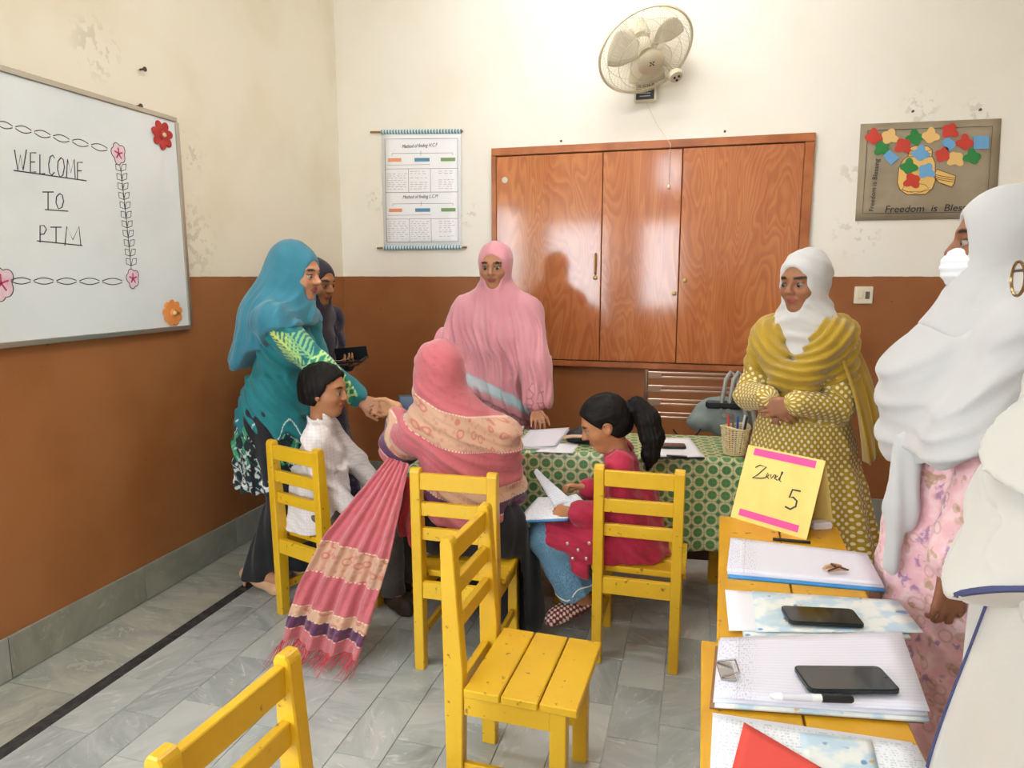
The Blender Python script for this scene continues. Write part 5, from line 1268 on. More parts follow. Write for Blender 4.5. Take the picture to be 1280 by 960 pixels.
# ---------------------------------------------------------------- woman in the red shawl
def shawl_mat():
    k = NT('red_shawl'); v = k.attr('pat').outputs['Vector']; o = k.xyz(v)
    # o.y = position across the bands in metres from the border edge
    c = k.ramp(o[1], [(0, 'c4686c'), (.055, '571f4c'), (.105, 'd2a888'), (.150, 'c4626a'), (.29, 'cda084'), (.415, 'c4626a')], 'CONSTANT')
    n = k.vor(k.vmap(v, (1, 1, 0)), 42); c = k.mix(k.math('MULTIPLY', k.step(n, .42, .18), .35), c, 'b04c56')
    beige = k.math('ADD', k.math('MULTIPLY', k.step(o[1], .29, .295), k.math('SUBTRACT', 1, k.step(o[1], .41, .415))), k.math('MULTIPLY', k.step(o[1], .105, .107), k.math('SUBTRACT', 1, k.step(o[1], .147, .15))))
    pz = k.math('ABSOLUTE', k.math('SUBTRACT', k.vor(k.vmap(v, (1, 1.3, 0)), 17), .30)); c = k.mix(k.math('MULTIPLY', k.math('MULTIPLY', beige, k.math('SUBTRACT', 1, k.step(pz, .03, .09))), .75), c, 'bd5f52')
    for e in (.055, .105, .150, .29, .415):
        ln = k.math('SUBTRACT', 1, k.step(k.math('ABSOLUTE', k.math('SUBTRACT', o[1], e)), .001, .0035))
        br_ = k.step(k.math('FRACT', k.math('MULTIPLY', o[0], 62)), .35, .45); c = k.mix(k.math('MULTIPLY', k.math('MULTIPLY', ln, br_), .8), c, 'f0dcc0')
    w_ = k.noise(k.vmap(v, (420, 120, 1)), 1, 2); k.bump(w_, .25, .003); k.out(c, .72, sheen=.4)
shawl_mat(); plain('black_dress', '141317', .9, sheen=.15); plain('fringe_red', 'c8404a', .8)
t = thing('person', 'person in a long red and purple striped shawl sitting at the green table', 'person', (-.80, 2.36, 0))
J = Pose(-.83, 2.40, 100, 1.47, lean=0, sit=.365, head_deg=128, head_pitch=-6, sw=.102)
J.pelvis = J.pelvis
J.head = J.head+V(-.095, -.01, -.02); J.neck = J.neck+V(-.06, 0, -.01); J.sh[0] = J.sh[0]+V(-.03, 0, -.02); J.sh[1] = J.sh[1]+V(-.03, .01, -.045); J.chest = J.chest+V(-.03, 0, 0)
J.wr[0] = SHK+V(.085, .01, .005); J.hd[0] = (V(-1, .02, -.15), V(0, -.9, -.1), .75, dict(thumb=.6)); J.armp[0] = V(.1, -.5, -.9)
J.wr[1] = V(-.80, 2.72, .60); J.hd[1] = (V(-.4, .9, 0), V(0, 0, -1), .4); J.armp[1] = V(.25, -.3, -.9)
J.an = [V(-.86, 2.66, .065), V(-.70, 2.62, .065)]; J.toe = [facing(95), facing(80)]
make_body(t, J, 'c9966e')
lg = []
for i in (0, 1): lg += [(cone(J.hip[i]+UP*.015, J.kn[i], .105, .085), .05), (cone(J.kn[i], J.an[i], .085, .085), .05)]
lg += [(cone(V(-.68, 2.42, .46), V(-.64, 2.50, .10), .085, .085), .06), (cone(V(-.64, 2.52, .32), V(-.625, 2.52, .07), .05, .06), .05), (cone(V(-.80, 2.56, .42), V(-.76, 2.58, .10), .12, .11), .06)]
garment('dress', t, bodice(J, .02)+lg, .008, 'black_dress', lambda p: .007*np.sin(p[:, 0]*60+p[:, 1]*50+3*wob(p, 5, 2)), cut=lambda p, d: np.maximum(d, np.maximum(.02-p[:, 2], np.where(p[:, 1] < 2.47, np.where(np.abs(p[:, 0]+.795) < .175, .368-p[:, 2], -1), -1))))
for i in (0, 1): shoe(t, J.an[i]+V(0, .05, 0), J.toe[i], 'plastic_black', .2)
hc = J.head
# wrap: head cap + big cone over shoulders, arms
its = [(ell(J.hp(-.016, 0, .022), V(.112, .094, .112), J.HR()), .03), (ell(J.hp(.0, 0, -.05), V(.096, .088, .10), J.HR()), .04), (cone(J.hp(-.02, 0, -.08), J.neck-UP*.04, .095, .115, .9, J.f), .04),
       (cone(J.neck, J.sh[0]+V(.01, 0, 0), .095, .072), .05), (cone(J.neck, J.sh[1]+V(-.01, 0, 0), .095, .070), .05), (cone(J.chest+UP*.02, J.waist-UP*.04, .150, .155, .82, J.f), .05), (cone(J.waist-UP*.03, J.pelvis-UP*.005, .155, .165, .85, J.f), .05),
       (cone(J.sh[0]+V(.0, 0, -.02), J.el[0]+V(.01, 0, .02), .075, .078), .04), (cone(J.el[0]+V(.01, 0, .02), J.el[0]+(J.wr[0]-J.el[0])*.72, .070, .048), .04),
       (cone(J.sh[1]+V(0, 0, -.01), J.el[1], .072, .074), .05), (cone(J.el[1], J.wr[1], .062, .055), .05)]
def sh_edge(x): return np.interp(x, [-1.25, -1.12, -1.0, -.9, -.8, -.6], [.68, .61, .535, .50, .485, .48])
def band_uv(p):
    x, y, z = p.T
    v = z-sh_edge(x)-.13*np.clip(-.80-x, -.2, .4)*np.clip((z-.65)*3, 0, 1)
    return np.stack([np.arctan2(y-2.40, x+.80)*.20, np.maximum(v, .001), z], 1)
def sh_cut(p, d):
    x, y, z = p.T; return smax(d, sh_edge(x)+.006*np.sin(x*70)-z, .010)
fh_ = face_hole(J, c=(.13, 0, -.01), r=(.09, .058, .085))
garment('shawl', t, its, .0055, 'red_shawl', lambda p: drape(p, V(.5, -.2, .85), 120, .0140, 7, .5)*np.clip((1.08-p[:, 2])*5, .35, 1)+.003*wob(p, 16, 8), cut=lambda p, d: fh_(p, sh_cut(p, d)), uv=band_uv)
# loose end trailing from the arm to the floor
nU, nV = 46, 70; G = np.zeros((nV, nU, 3)); U = np.zeros_like(G)
LT = [(V(-1.10, 2.30, .735), V(-.99, 2.235, .735)), (V(-1.185, 2.24, .62), V(-1.005, 2.19, .60)), (V(-1.30, 2.17, .46), V(-1.03, 2.14, .42)), (V(-1.385, 2.13, .28), V(-1.075, 2.11, .25)), (V(-1.425, 2.10, .16), V(-1.105, 2.09, .13)), (V(-1.445, 2.085, .075), V(-1.125, 2.075, .05))]
A_ = np.array([q[0] for q in LT]); B_ = np.array([q[1] for q in LT]); tt_ = (A_[0, 2]-A_[:, 2])/(A_[0, 2]-A_[-1, 2])
for i, v in enumerate(np.linspace(0, 1, nV)):
    a = np.array([np.interp(v, tt_, A_[:, c_]) for c_ in range(3)]); b = np.array([np.interp(v, tt_, B_[:, c_]) for c_ in range(3)])
    for j, u in enumerate(np.linspace(0, 1, nU)):
        am = .010+.016*v
        off = am*math.sin(u*21+1.5*math.sin(v*3))+.5*am*math.sin(u*43+v*4)+.004*math.sin(v*38+u*7)*math.sin(u*15+v*11)+.003*math.sin(v*71+u*19)
        G[i, j] = a*(1-u)+b*u+V(.15, -.95, .25)*off + V(0, 0, .012*math.sin(u*9)*(v > .8)*(v-.8)*5); U[i, j] = ((1-u)*.32, (1-v)*.74, 0)
G[:, :, 2] = np.maximum(G[:, :, 2], .012)
for _ in range(3): G[1:-1] = (G[:-2]+2*G[1:-1]+G[2:])/4
sheet(G, 'shawl_end', 'red_shawl', t, .003, attrs={'pat': ('FLOAT_VECTOR', U.reshape(-1, 3))}, origin=np.array(t.location))
fr = MB(); rg = random.Random(3)
for j in range(0, 90):
    u = j/89*(nU-1); j0 = int(min(u, nU-2)); p = G[-1, j0]*(1-(u-j0))+G[-1, j0+1]*(u-j0); p = p-np.array(t.location); d = V(-.25+rg.uniform(-.2, .2), -.35+rg.uniform(-.25, .25), 0); L_ = rg.uniform(.05, .085)
    q = p+d*L_*.6+V(0, 0, -.02); q[2] = max(q[2], .006); e = p+d*L_*1.6; e[2] = .004+rg.uniform(0, .012)
    fr.tube([p, q, e], [.0016, .0013, .0008], 4)
tag(fr.build('fringe', 'fringe_red', t, smooth=True), kind='stuff')
# hanging inner fold beside the chair post
G = np.zeros((30, 20, 3)); U = np.zeros_like(G)
for i, v in enumerate(np.linspace(0, 1, 30)):
    for j, u in enumerate(np.linspace(0, 1, 20)):
        G[i, j] = V(-1.055+.10*u+.012*math.sin(v*6), 2.275-.02*u+.012*math.sin(u*16+v*2), .66-.22*v+.02*math.sin(u*5)-.05*u*v); U[i, j] = (u*.12, .70+.1*v, 0)
plain('deep_red', 'b5303a', .8, var=('9c2630', 14), sheen=.3, bump=(90, .2)); sheet(G, 'shawl_fold', 'deep_red', t, .004, origin=np.array(t.location))

# ---------------------------------------------------------------- woman in pale pink behind the table
k = NT('pink_shawl'); v = k.attr('pat').outputs['Vector']; o = k.xyz(v)
c = k.ramp(o[1], [(0, 'd38c95'), (.040, 'a5bcc2'), (.052, 'b6cbd0'), (.090, 'a5bcc2'), (.100, 'd38c95'), (.30, 'd08a93')], 'CONSTANT'); c = k.mix(k.math('MULTIPLY', k.step(k.noise(v, 7, 4), .4, .7), .3), c, 'dca2a8'); k.bump(k.noise(k.vmap(v, (300, 90, 1)), 1, 2), .2, .003); k.out(c, .78, sheen=.4)
k = NT('pink_quilt'); P = k.geo(); k.out(k.mix(k.step(k.vor(P, 24, feature='DISTANCE_TO_EDGE'), .02, .12), 'b8707c', 'd597a0'), .8, sheen=.3)
t = thing('person', 'person in a pale pink shawl with a light blue stripe standing behind the green table', 'person', (-1.02, 3.45, 0))
J = Pose(-1.02, 3.45, -80, 1.54, lean=3, head_deg=-86, head_pitch=-10, sw=.098)
for i in (0, 1): J.sh[i] = J.sh[i]-UP*.02
J.wr[0] = V(-.765, 3.26, .745); J.hd[0] = (V(.25, -.85, -.25), V(0, 0, -1), .35); J.armp[0] = V(.7, .5, -.2)
J.wr[1] = V(-1.18, 3.26, .80); J.hd[1] = (V(.5, -.6, -.4), V(.5, 0, -.8), .5); J.armp[1] = V(-.8, .2, -.3)
make_body(t, J, 'b07c5c')
p0 = J.pelvis
sk = loft([(.06, p0[0], p0[1]+.02, .24, .20), (.40, p0[0], p0[1]+.02, .22, .18), (.68, p0[0], p0[1]+.01, .20, .165), (.86, p0[0], p0[1], .165, .14)], lambda th, z, p: .010*np.sin(9*th+z*2)*np.clip((.85-z)*2, 0, 1))
garment('dress', t, bodice(J, .02)+[(sk, .05)]+sleeve(J, 0, .066, .06, .048, .85)+sleeve(J, 1, .066, .06, .05, .9), .008, 'pink_quilt', lambda p: .004*wob(p, 22, 31))
its = hijab_items(J, cape=(.15, .2), drop=.2, wide=1.1)+[(cone(J.chest+J.f*.01, J.pelvis+UP*.02+J.f*.01, .160, .180, .74, J.f), .06), (cone(J.pelvis+V(.02, 0, .05), J.pelvis+V(.04, -.02, -.11), .185, .19, .74, J.f), .05),
     (cone(J.sh[0]-UP*.01, J.el[0]+V(-.01, 0, 0), .074, .078), .05), (cone(J.el[0], J.wr[0]+V(-.01, .05, .05), .082, .072), .06), (cone(J.sh[1]-UP*.01, J.el[1]+V(.02, 0, .04), .074, .074), .05), (cone(J.el[1]+V(.02, 0, .03), J.wr[1]+V(.02, .04, .03), .078, .066), .06)]
def pink_v(p): x, y, z = p.T; return z-(.862-.42*np.clip(x+1.24, 0, .5)-.10*np.clip(x+1.0, 0, .3)+.10*np.clip(-1.22-x, 0, .2)*6)
fh_ = face_hole(J)
garment('shawl', t, its, .006, 'pink_shawl', lambda p: drape(p, V(.95, 0, .18), 105, .0190, 14, .55)*np.clip((1.33-p[:, 2])*5, .15, 1)+.004*wob(p, 14, 15), cut=lambda p, d: fh_(p, smax(d, -pink_v(p), .010)), uv=lambda p: np.stack([p[:, 0], pink_v(p), p[:, 1]], 1))
# ---------------------------------------------------------------- girl in crimson, reading on her chair
plain('crimson', 'b3173f', .75, var=('a81239', 10), bump=(110, .15), sheen=.25)
k = NT('denim'); P = k.geo(); n = k.noise(k.vmap(P, (400, 400, 120)), 1, 2); c = k.mix(k.step(n, .35, .7), '4a7796', '7ba3bb'); c = k.mix(k.step(k.noise(P, 9, 3), .45, .7), c, '5d8aa6'); k.out(c, .85, sheen=.2)
plain('sequin', 'd8c8c0', .25, metal=.6); plain('lace_white', 'ece8e4', .8); vcol('sandal_print', .6)
t = thing('person', 'girl with a ponytail in a crimson dress and jeans reading on a chair', 'person', (-.22, 2.50, 0))
J = Pose(-.225, 2.555, 186, 1.09, lean=10, sit=.365, hs=.885, head_deg=192, head_pitch=-26, sw=.108)
J.head = J.head+V(.008, 0, -.016); J.th, J.sk = .30, .29
J.wr[0] = V(-.445, 2.42, .545); J.hd[0] = (V(-.75, .45, -.10), V(.2, .6, -.75), .55, dict(thumb=.2)); J.armp[0] = V(.7, -.25, -.6)
J.wr[1] = V(-.405, 2.545, .605); J.hd[1] = (V(-.9, -.15, .10), V(-.1, -.35, -.9), .75, dict(thumb=.7)); J.armp[1] = V(.5, .6, -.5)
J.kn = [V(-.545, 2.475, .415), V(-.535, 2.605, .415)]; J.an = [V(-.405, 2.52, .175), V(-.37, 2.64, .165)]; J.toe = [unit(V(-.75, -.25, -.28)), unit(V(-.75, -.1, -.28))]
J.el[0] = V(-.235, 2.46, .53); make_body(t, J, 'b57c55', h=.0045, ears=True)
p0 = J.pelvis
tl_ = loft([(.364, p0[0]+.01, p0[1], .130, .135), (.44, p0[0]+.005, p0[1], .128, .128), (.56, p0[0]-.010, p0[1], .112, .112), (.64, p0[0]-.02, p0[1], .100, .10)], lambda th, z, p: .004*np.sin(9*th+z*20))
sk = [(cone(J.hip[i]+UP*.03, J.kn[i]+UP*.012+V(.04, 0, 0), .078, .068), .04) for i in (0, 1)]+[(cone(V(-.36, 2.435, .44), V(-.385, 2.425, .345), .065, .05, .7, V(0, 1, 0)), .04), (cone(V(-.30, 2.435, .42), V(-.31, 2.43, .34), .06, .05, .7, V(0, 1, 0)), .04)]
its = bodice(J, .014, .92)+[(tl_, .03)]+sk+sleeve(J, 0, .050, .050, .047, .80)+sleeve(J, 1, .050, .046, .042, .85)+[(cone(J.neck-J.up*.03, J.neck, .060, .05), .02)]
def girl_cut(p, d):
    x, y, z = p.T
    on = np.where((np.abs(x+.19) < .175) & (np.abs(y-2.505) < .17), .363-z, -1)
    return smax(np.maximum(d, on), -cone(J.neck+J.up*.0, J.neck+J.up*.2, .05, .055).f(p), .006)
garment('dress', t, its, .0045, 'crimson', lambda p: drape(p, V(.45, .3, .85), 120, .0062, 41, .9)+.002*wob(p, 30, 42), cut=girl_cut)
for i, (a, b) in enumerate([(-.36, .45), (-.40, .42), (-.37, .39), (-.44, .44), (-.33, .41), (-.42, .385)]):
    s_ = MB().lathe([(.007, 0), (.006, .0025), (.002, .004)], 6, M=Matrix.Rotation(R(90), 4, 'X')).build('sequin', 'sequin', t); s_.location = (a+.22, 2.378-2.50, b)
lg = []
for i in (0, 1): lg += [(cone(J.hip[i]+UP*.0, J.kn[i], .065, .062), .03), (cone(J.kn[i], J.an[i]+(J.kn[i]-J.an[i])*.12, .062, .078), .03)]
def jcut(p, d):
    for i in (0, 1):
        n = unit(J.an[i]-J.kn[i]); L_ = np.linalg.norm(J.an[i]-J.kn[i]); a = (p-J.kn[i]) @ n; near = np.linalg.norm(p-J.an[i], axis=1) < .16
        d = np.where(near, np.maximum(d, a-L_*.90), d)
    return d
garment('jeans', t, lg, .005, 'denim', lambda p: .004*wob(p, 28, 43)+drape(p, V(.8, .3, .4), 130, .005, 44, .8), cut=jcut)
n_ = unit(J.an[0]-J.kn[0]); e1 = unit(np.cross(n_, V(0, 1, 0))); e2 = np.cross(n_, e1); c_ = J.kn[0]+(J.an[0]-J.kn[0])*.80-np.array(t.location)
MB().tube([c_+(e1*math.cos(a)+e2*math.sin(a))*.080+n_*.012*math.sin(4*a) for a in np.linspace(0, 2*math.pi, 48, endpoint=False)], .0028, 5, closed=True).build('hem_trim', 'lace_white', t, smooth=True)
def pcol(p):
    c = np.tile(rgb('6b2430'), (len(p), 1)); m = (np.sin(p[:, 0]*260)*np.sin((p[:, 2]+p[:, 1])*240) > .12); c[m] = rgb('e3c9b4'); return c
for i in (0, 1):
    a = J.an[i]; tt = J.toe[i]; n2 = unit(np.cross(tt, J.l)); it = [(cone(a+tt*.035-UP*.030, a+tt*.105-UP*.038, .036, .034), .02), (cone(a-tt*.02-UP*.042, a+tt*.13-UP*.052, .022, .024), .02)]
    lo, hi = bounds(it); soft('sandal', union(it), lo, hi, .004, 'sandal_print', t, col=pcol, org=np.array(t.location))
def girl_line(x, y, z):
    front = .040-.35*np.abs(y-.01)+.006*np.sin(y*160)-z
    side = np.where(x < -.028, -.075, -.075+(x+.028)*1.45)-z
    ear = .022-np.sqrt((x+.004)**2+(z+.004)**2)
    return np.maximum(np.where(x > .03, np.maximum(front, side), side), np.where(np.abs(y) > .055, ear, -1))
pb = J.hp(-.110, 0, .018)
hair_cap(J, 'hair', t, .008, girl_line, lambda p: drape(p, J.hl*.8+J.hu*.5, 380, .0022, 33, .3)+.0015*wob(p, 70, 30), h=.0038, uvdir=lambda q: np.stack([q[:, 0]*9, q[:, 1]*60+q[:, 2]*30, q[:, 2]*60], 1))
pt = [pb, pb+V(.035, .0, .012), pb+V(.075, -.005, -.03), pb+V(.095, -.01, -.095), pb+V(.092, -.012, -.165), pb+V(.082, -.012, -.215)]; pr_ = [.021, .034, .043, .042, .030, .010]
its = [(cone(pt[i], pt[i+1], pr_[i], pr_[i+1]), .02) for i in range(5)]
garment('ponytail', t, its, .0038, 'hair', lambda p: drape(p, V(.75, .5, .15), 420, .0035, 36, .35)+.002*wob(p, 50, 37), uv=lambda p: np.stack([p[:, 0]*90, p[:, 1]*90, p[:, 2]*10], 1))
MB().tube([pb+V(.008, 0, .004)-np.array(t.location)+(J.hu*math.cos(a)+J.hl*math.sin(a))*.026 for a in np.linspace(0, 2*math.pi, 20, endpoint=False)], .006, 6, closed=True).build('hair_band', 'plastic_black', t, smooth=True)
# booklet on her lap
bo = thing('booklet', 'blue-edged booklet with printed pages open on the lap of the girl', 'book', (-.52, 2.455, .50))
ob = np.array(bo.location)
q4 = [V(-.600, 2.575, .530), V(-.425, 2.56, .552), V(-.445, 2.400, .520), V(-.640, 2.405, .492)]
def bsheet(nm, m, q, th, dz=0., bulge=0.):
    G = np.zeros((10, 12, 3)); U = np.zeros_like(G)
    for i, v in enumerate(np.linspace(0, 1, 10)):
        for j, u in enumerate(np.linspace(0, 1, 12)): G[i, j] = (q[0]*(1-u)+q[1]*u)*(1-v)+(q[3]*(1-u)+q[2]*u)*v+V(0, 0, dz+bulge*math.sin(math.pi*u)); U[i, j] = (u*.2, v*.17, 0)
    sheet(G, nm, m, bo, th, attrs={'pat': ('FLOAT_VECTOR', U.reshape(-1, 3))}, origin=ob)
bsheet('cover', 'cover_blue', q4, .008); bsheet('page_block', 'print_page', [q4[0]*.97+q4[1]*.03, q4[1], q4[2], q4[3]*.97+q4[2]*.03], .004, .007)
bsheet('raised_page', 'print_page', [V(-.600, 2.52, .655), V(-.575, 2.50, .665), V(-.415, 2.455, .560), V(-.505, 2.475, .530)], .001, 0, .012)
bsheet('turned_page', 'print_page', [V(-.505, 2.49, .545), V(-.43, 2.50, .59), V(-.37, 2.43, .570), V(-.43, 2.41, .545)], .001, 0, .008)

# ---------------------------------------------------------------- woman in mustard polka dots
def polka():
    k = NT('polka'); o = k.xyz(k.attr('pat').outputs['Vector']); s = 1/.030
    u = k.math('MULTIPLY', o[0], s); v = k.math('MULTIPLY', o[1], s*1.0); d = None
    for a in (0., .5):
        fu = k.math('SUBTRACT', k.math('FRACT', k.math('ADD', u, a)), .5); fv = k.math('SUBTRACT', k.math('FRACT', k.math('ADD', v, a)), .5)
        r_ = k.math('SQRT', k.math('ADD', k.math('MULTIPLY', fu, fu), k.math('MULTIPLY', fv, fv))); d = r_ if d is None else k.math('MINIMUM', d, r_)
    c = k.mix(k.step(d, .19, .235), 'e9e0bc', 'b0901c'); k.bump(k.noise(k.obj(), 120, 2), .1, .003); k.out(c, .75, sheen=.2)
polka(); plain('mustard_veil', 'b08e12', .75, var=('a2820e', 9), bump=(200, .15), sheen=.4); plain('white_scarf', 'cbc9c7', .8, bump=(180, .08), sheen=.3)
t = thing('person', 'person in a mustard polka-dot dress and white headscarf with folded hands', 'person', (.40, 2.86, 0))
J = Pose(.385, 2.86, -114, 1.455, lean=1, head_deg=-128, head_pitch=-8, sw=.083)
for i in (0, 1): J.sh[i] = J.sh[i]-UP*.015
J.wr[1] = V(.245, 2.665, .96); J.hd[1] = (V(.45, -.2, -.30), V(.2, .9, -.1), .55, dict(thumb=.3)); J.armp[1] = V(-.35, .3, -.8)
J.wr[0] = V(.325, 2.635, .95); J.hd[0] = (V(-.75, .05, -.22), V(.1, .9, 0), .6, dict(thumb=.3)); J.armp[0] = V(.55, .3, -.7)
make_body(t, J, 'a06d4e')
p0 = J.pelvis
sk = loft([(.03, .465, 2.88, .29, .27), (.30, .448, 2.875, .262, .24), (.55, .418, 2.87, .226, .202), (.75, .40, 2.865, .19, .165), (.92, .395, 2.86, .150, .135)], lambda th, z, p: (.020*np.sin(8*th+1.2*np.sin(z*3))+.008*np.sin(17*th+2))*np.clip((.90-z)*1.5, 0, 1))
SLY = [(J.sh[0], J.el[0]), (J.el[0], J.wr[0]), (J.sh[1], J.el[1]), (J.el[1], J.wr[1])]
def dot_uv(p):
    U = np.stack([np.arctan2(p[:, 1]-p0[1], p[:, 0]-p0[0])*(.16+.16*np.clip(.85-p[:, 2], 0, .9)*.0+.05), p[:, 2], p[:, 0]], 1); best = np.full(len(p), .072)
    for a, b in SLY:
        n = unit(b-a); L_ = np.linalg.norm(b-a); tt = np.clip((p-a) @ n, 0, L_); q = p-a-tt[:, None]*n; d = np.linalg.norm(q, axis=1); e1 = unit(np.cross(n, V(.2, .9, .1))); e2 = np.cross(n, e1)
        m = d < best; best[m] = d[m]; U[m, 0] = (np.arctan2(q @ e1, q @ e2)*.058)[m]; U[m, 1] = ((p-a) @ n)[m]
    return U
garment('dress', t, bodice(J, .020)+[(sk, .05)]+sleeve(J, 0, .060, .056, .045, .93)+sleeve(J, 1, .060, .056, .045, .93), .0055, 'polka', lambda p: drape(p, V(.7, .3, .6), 110, .005, 51, .8), uv=dot_uv)
for i in (0, 1): shoe(t, J.an[i], J.toe[i], 'sandal_brown', .2)
its = hijab_items(J, cape=(.12, .15), drop=.13, wide=.9); fh_ = face_hole(J)
garment('headscarf', t, its, .0055, 'white_scarf', lambda p: drape(p, V(.3, .3, .9), 110, .005, 52, .6), cut=lambda p, d: fh_(p, d))
# veil: cowl round the shoulders and a long fall down her left side
nk = J.neck-UP*.03; fr_ = J.f
c1 = [J.sh[1]+V(.01, .02, .03), J.sh[1]+fr_*.08+UP*-.02, J.chest+fr_*.155+V(-.02, 0, -.035), J.chest+fr_*.16+V(.06, 0, .0), J.sh[0]+fr_*.09+UP*.02, J.sh[0]+V(-.005, .02, .045), nk+V(.02, .08, .05), J.sh[1]+V(.03, .06, .04), J.sh[1]+V(.01, .02, .03)]
its = [(cone(c1[i], c1[i+1], .036 if i not in (1, 2) else .048, .042, ), .03) for i in range(len(c1)-1)]
its += [(cone(J.sh[1]+fr_*.07+UP*.02, J.chest+fr_*.135+V(.0, 0, -.10), .048, .045), .05), (cone(J.sh[0]+fr_*.08+UP*.02, J.chest+fr_*.135+V(.03, 0, -.10), .06, .05), .05), (cone(J.sh[1]+V(-.005, 0, .01), J.sh[1]+(J.el[1]-J.sh[1])*.5, .064, .066), .04), (cone(J.sh[0]+V(.005, 0, .01), J.sh[0]+(J.el[0]-J.sh[0])*.5, .064, .068), .04)]
cl_ = J.chest+fr_*.12+V(.02, 0, .18)
garment('veil', t, its, .0055, 'mustard_veil', lambda p: .0065*np.sin(np.linalg.norm(p-cl_, axis=1)*190+2.2*wob(p, 8, 53))+.003*wob(p, 25, 54), uv=None)
G = np.zeros((36, 30, 3))
for i, v in enumerate(np.linspace(0, 1, 36)):
    for j, u in enumerate(np.linspace(0, 1, 30)):
        a = V(.465, 2.74, 1.17)*(1-u)+V(.545, 2.90, 1.19)*u; b = V(.585, 2.66, .735)*(1-u)+V(.70, 2.93, .73)*u
        m = V(.535, 2.65, .97)*(1-u)+V(.685, 2.88, .98)*u
        p = a*(1-v)**2+2*v*(1-v)*m+b*v*v; G[i, j] = p+V(.5, -.7, 0)*(.016*math.sin(u*17+v*2)+.008*math.sin(u*31))*(.3+v)
sheet(G, 'veil_end', 'mustard_veil', t, .003, origin=np.array(t.location))

# ---------------------------------------------------------------- woman in the face mask
k = NT('pink_floral'); P = k.geo(); n1 = k.vor(P, 27); wv = k.noise(P, 24, 3); 
c = k.mix(k.step(k.noise(P, 40, 3), .4, .65), 'e3aeb4', 'eac4c6'); pet = k.math('ABSOLUTE', k.math('SUBTRACT', n1, k.math('ADD', .22, k.math('MULTIPLY', wv, .25))))
c = k.mix(k.math('MULTIPLY', k.math('SUBTRACT', 1, k.step(pet, .03, .10)), .6), c, 'c09a80'); c = k.mix(k.math('MULTIPLY', k.math('MULTIPLY', k.step(k.noise(k.vmap(P, loc=(3, 1, 2)), 15, 2), .57, .62), k.step(k.noise(P, 55, 2), .45, .55)), .8), c, '9a6f9c'); c = k.mix(k.math('MULTIPLY', k.step(k.noise(k.vmap(P, loc=(7, 3, 1)), 28, 2), .60, .66), .7), c, 'a98a5a')
k.bump(k.noise(P, 60, 3), .3, .003); k.out(c, .8, sheen=.2)
plain('mask_white', 'e4e6ea', .75); plain('chiffon_white', 'bcbbb9', .8, bump=(160, .08), sheen=.3)
t = thing('person', 'person in a white headscarf, white face mask and pink floral dress', 'person', (.68, 1.86, 0))
J = Pose(.69, 1.87, 176, 1.565, lean=1, head_deg=172, head_pitch=-2, sw=.100)
J.wr[0] = atY(1188, 722, 1.665); J.hd[0] = (V(.05, .1, -1), V(-.2, .9, 0), .5); J.armp[0] = V(.8, -.3, -.1)
J.wr[1] = V(.52, 1.93, 1.03); J.hd[1] = (V(-.3, -.8, .1), V(.9, -.2, 0), .6); J.armp[1] = V(.2, .6, -.6)
make_body(t, J, '8f5f44')
p0 = J.pelvis
sk = loft([(.05, .70, 1.86, .26, .25), (.35, .685, 1.865, .235, .22), (.62, .675, 1.87, .215, .20), (.84, .665, 1.87, .195, .18), (1.0, .66, 1.87, .165, .16)], lambda th, z, p: (.014*np.sin(9*th+z*2)+.006*np.sin(19*th))*np.clip((1.0-z)*1.6, 0, 1))
garment('dress', t, bodice(J, .024)+[(sk, .05)]+sleeve(J, 0, .066, .066, .062, .80)+sleeve(J, 1, .066, .062, .05, .9), .0055, 'pink_floral', lambda p: drape(p, V(.6, .5, .5), 100, .006, 61, .8))
for i in (0, 1): shoe(t, J.an[i], J.toe[i], 'sandal_brown', .21)
its = hijab_items(J, cape=(.16, .2), drop=.2, wide=1.15)+[(cone(J.neck+J.f*.03, J.chest+J.f*.12-UP*.02, .10, .13), .06), (cone(J.chest+J.f*.10, J.waist+J.f*.10+UP*.06, .145, .135, .9, J.l), .05), (cone(J.sh[0], J.el[0]+V(-.05, 0, .05), .078, .082), .05), (cone(J.sh[1], J.el[1], .075, .08), .05), (cone(J.el[0]+V(-.04, .0, .06), J.chest+J.f*.14-UP*.16, .08, .10), .06)]
def mcut(p, d):
    x, y, z = p.T; return smax(d, (.955+.80*np.clip(x-.47, 0, .4)+.008*np.sin(y*60))-z, .012)
fh_ = face_hole(J, c=(.125, 0, -.01), r=(.082, .060, .092))
garment('shawl', t, its, .0055, 'chiffon_white', lambda p: drape(p, V(.60, .10, -.79), 92, .0190, 62, .28)*np.clip((1.46-p[:, 2])*5, .10, 1), cut=lambda p, d: fh_(p, mcut(p, d)))
hi2 = hijab_items(J, cape=(.16, .2), g=.003, drop=.2, wide=1.22)+[(cone(J.neck+J.f*.03, J.chest+J.f*.10+UP*.02, .11, .135), .06)]
garment('headscarf', t, hi2, .0055, 'chiffon_white', lambda p: drape(p, V(.75, .2, -.62), 80, .0075, 66, .35)*np.clip((1.50-p[:, 2])*6, .15, 1), thick=.003, cut=lambda p, d: fh_(p, smax(d, 1.275-.45*(p[:, 0]-.50)+.01*np.sin(p[:, 0]*40)-p[:, 2], .012)))
en = [(cone(V(.485, 1.775, 1.02), V(.468, 1.765, .86), .034, .030, .6, V(.3, 1, 0)), .03), (cone(V(.468, 1.765, .86), V(.455, 1.76, .715), .030, .020, .6, V(.3, 1, 0)), .03)]
garment('headscarf_end', t, en, .005, 'chiffon_white', lambda p: .003*np.sin(p[:, 0]*150+p[:, 2]*10))
s = J.hs; mk_ = [(ell(J.hp(.058, 0, -.052), V(.064, .062, .058), J.HR()), .02)]
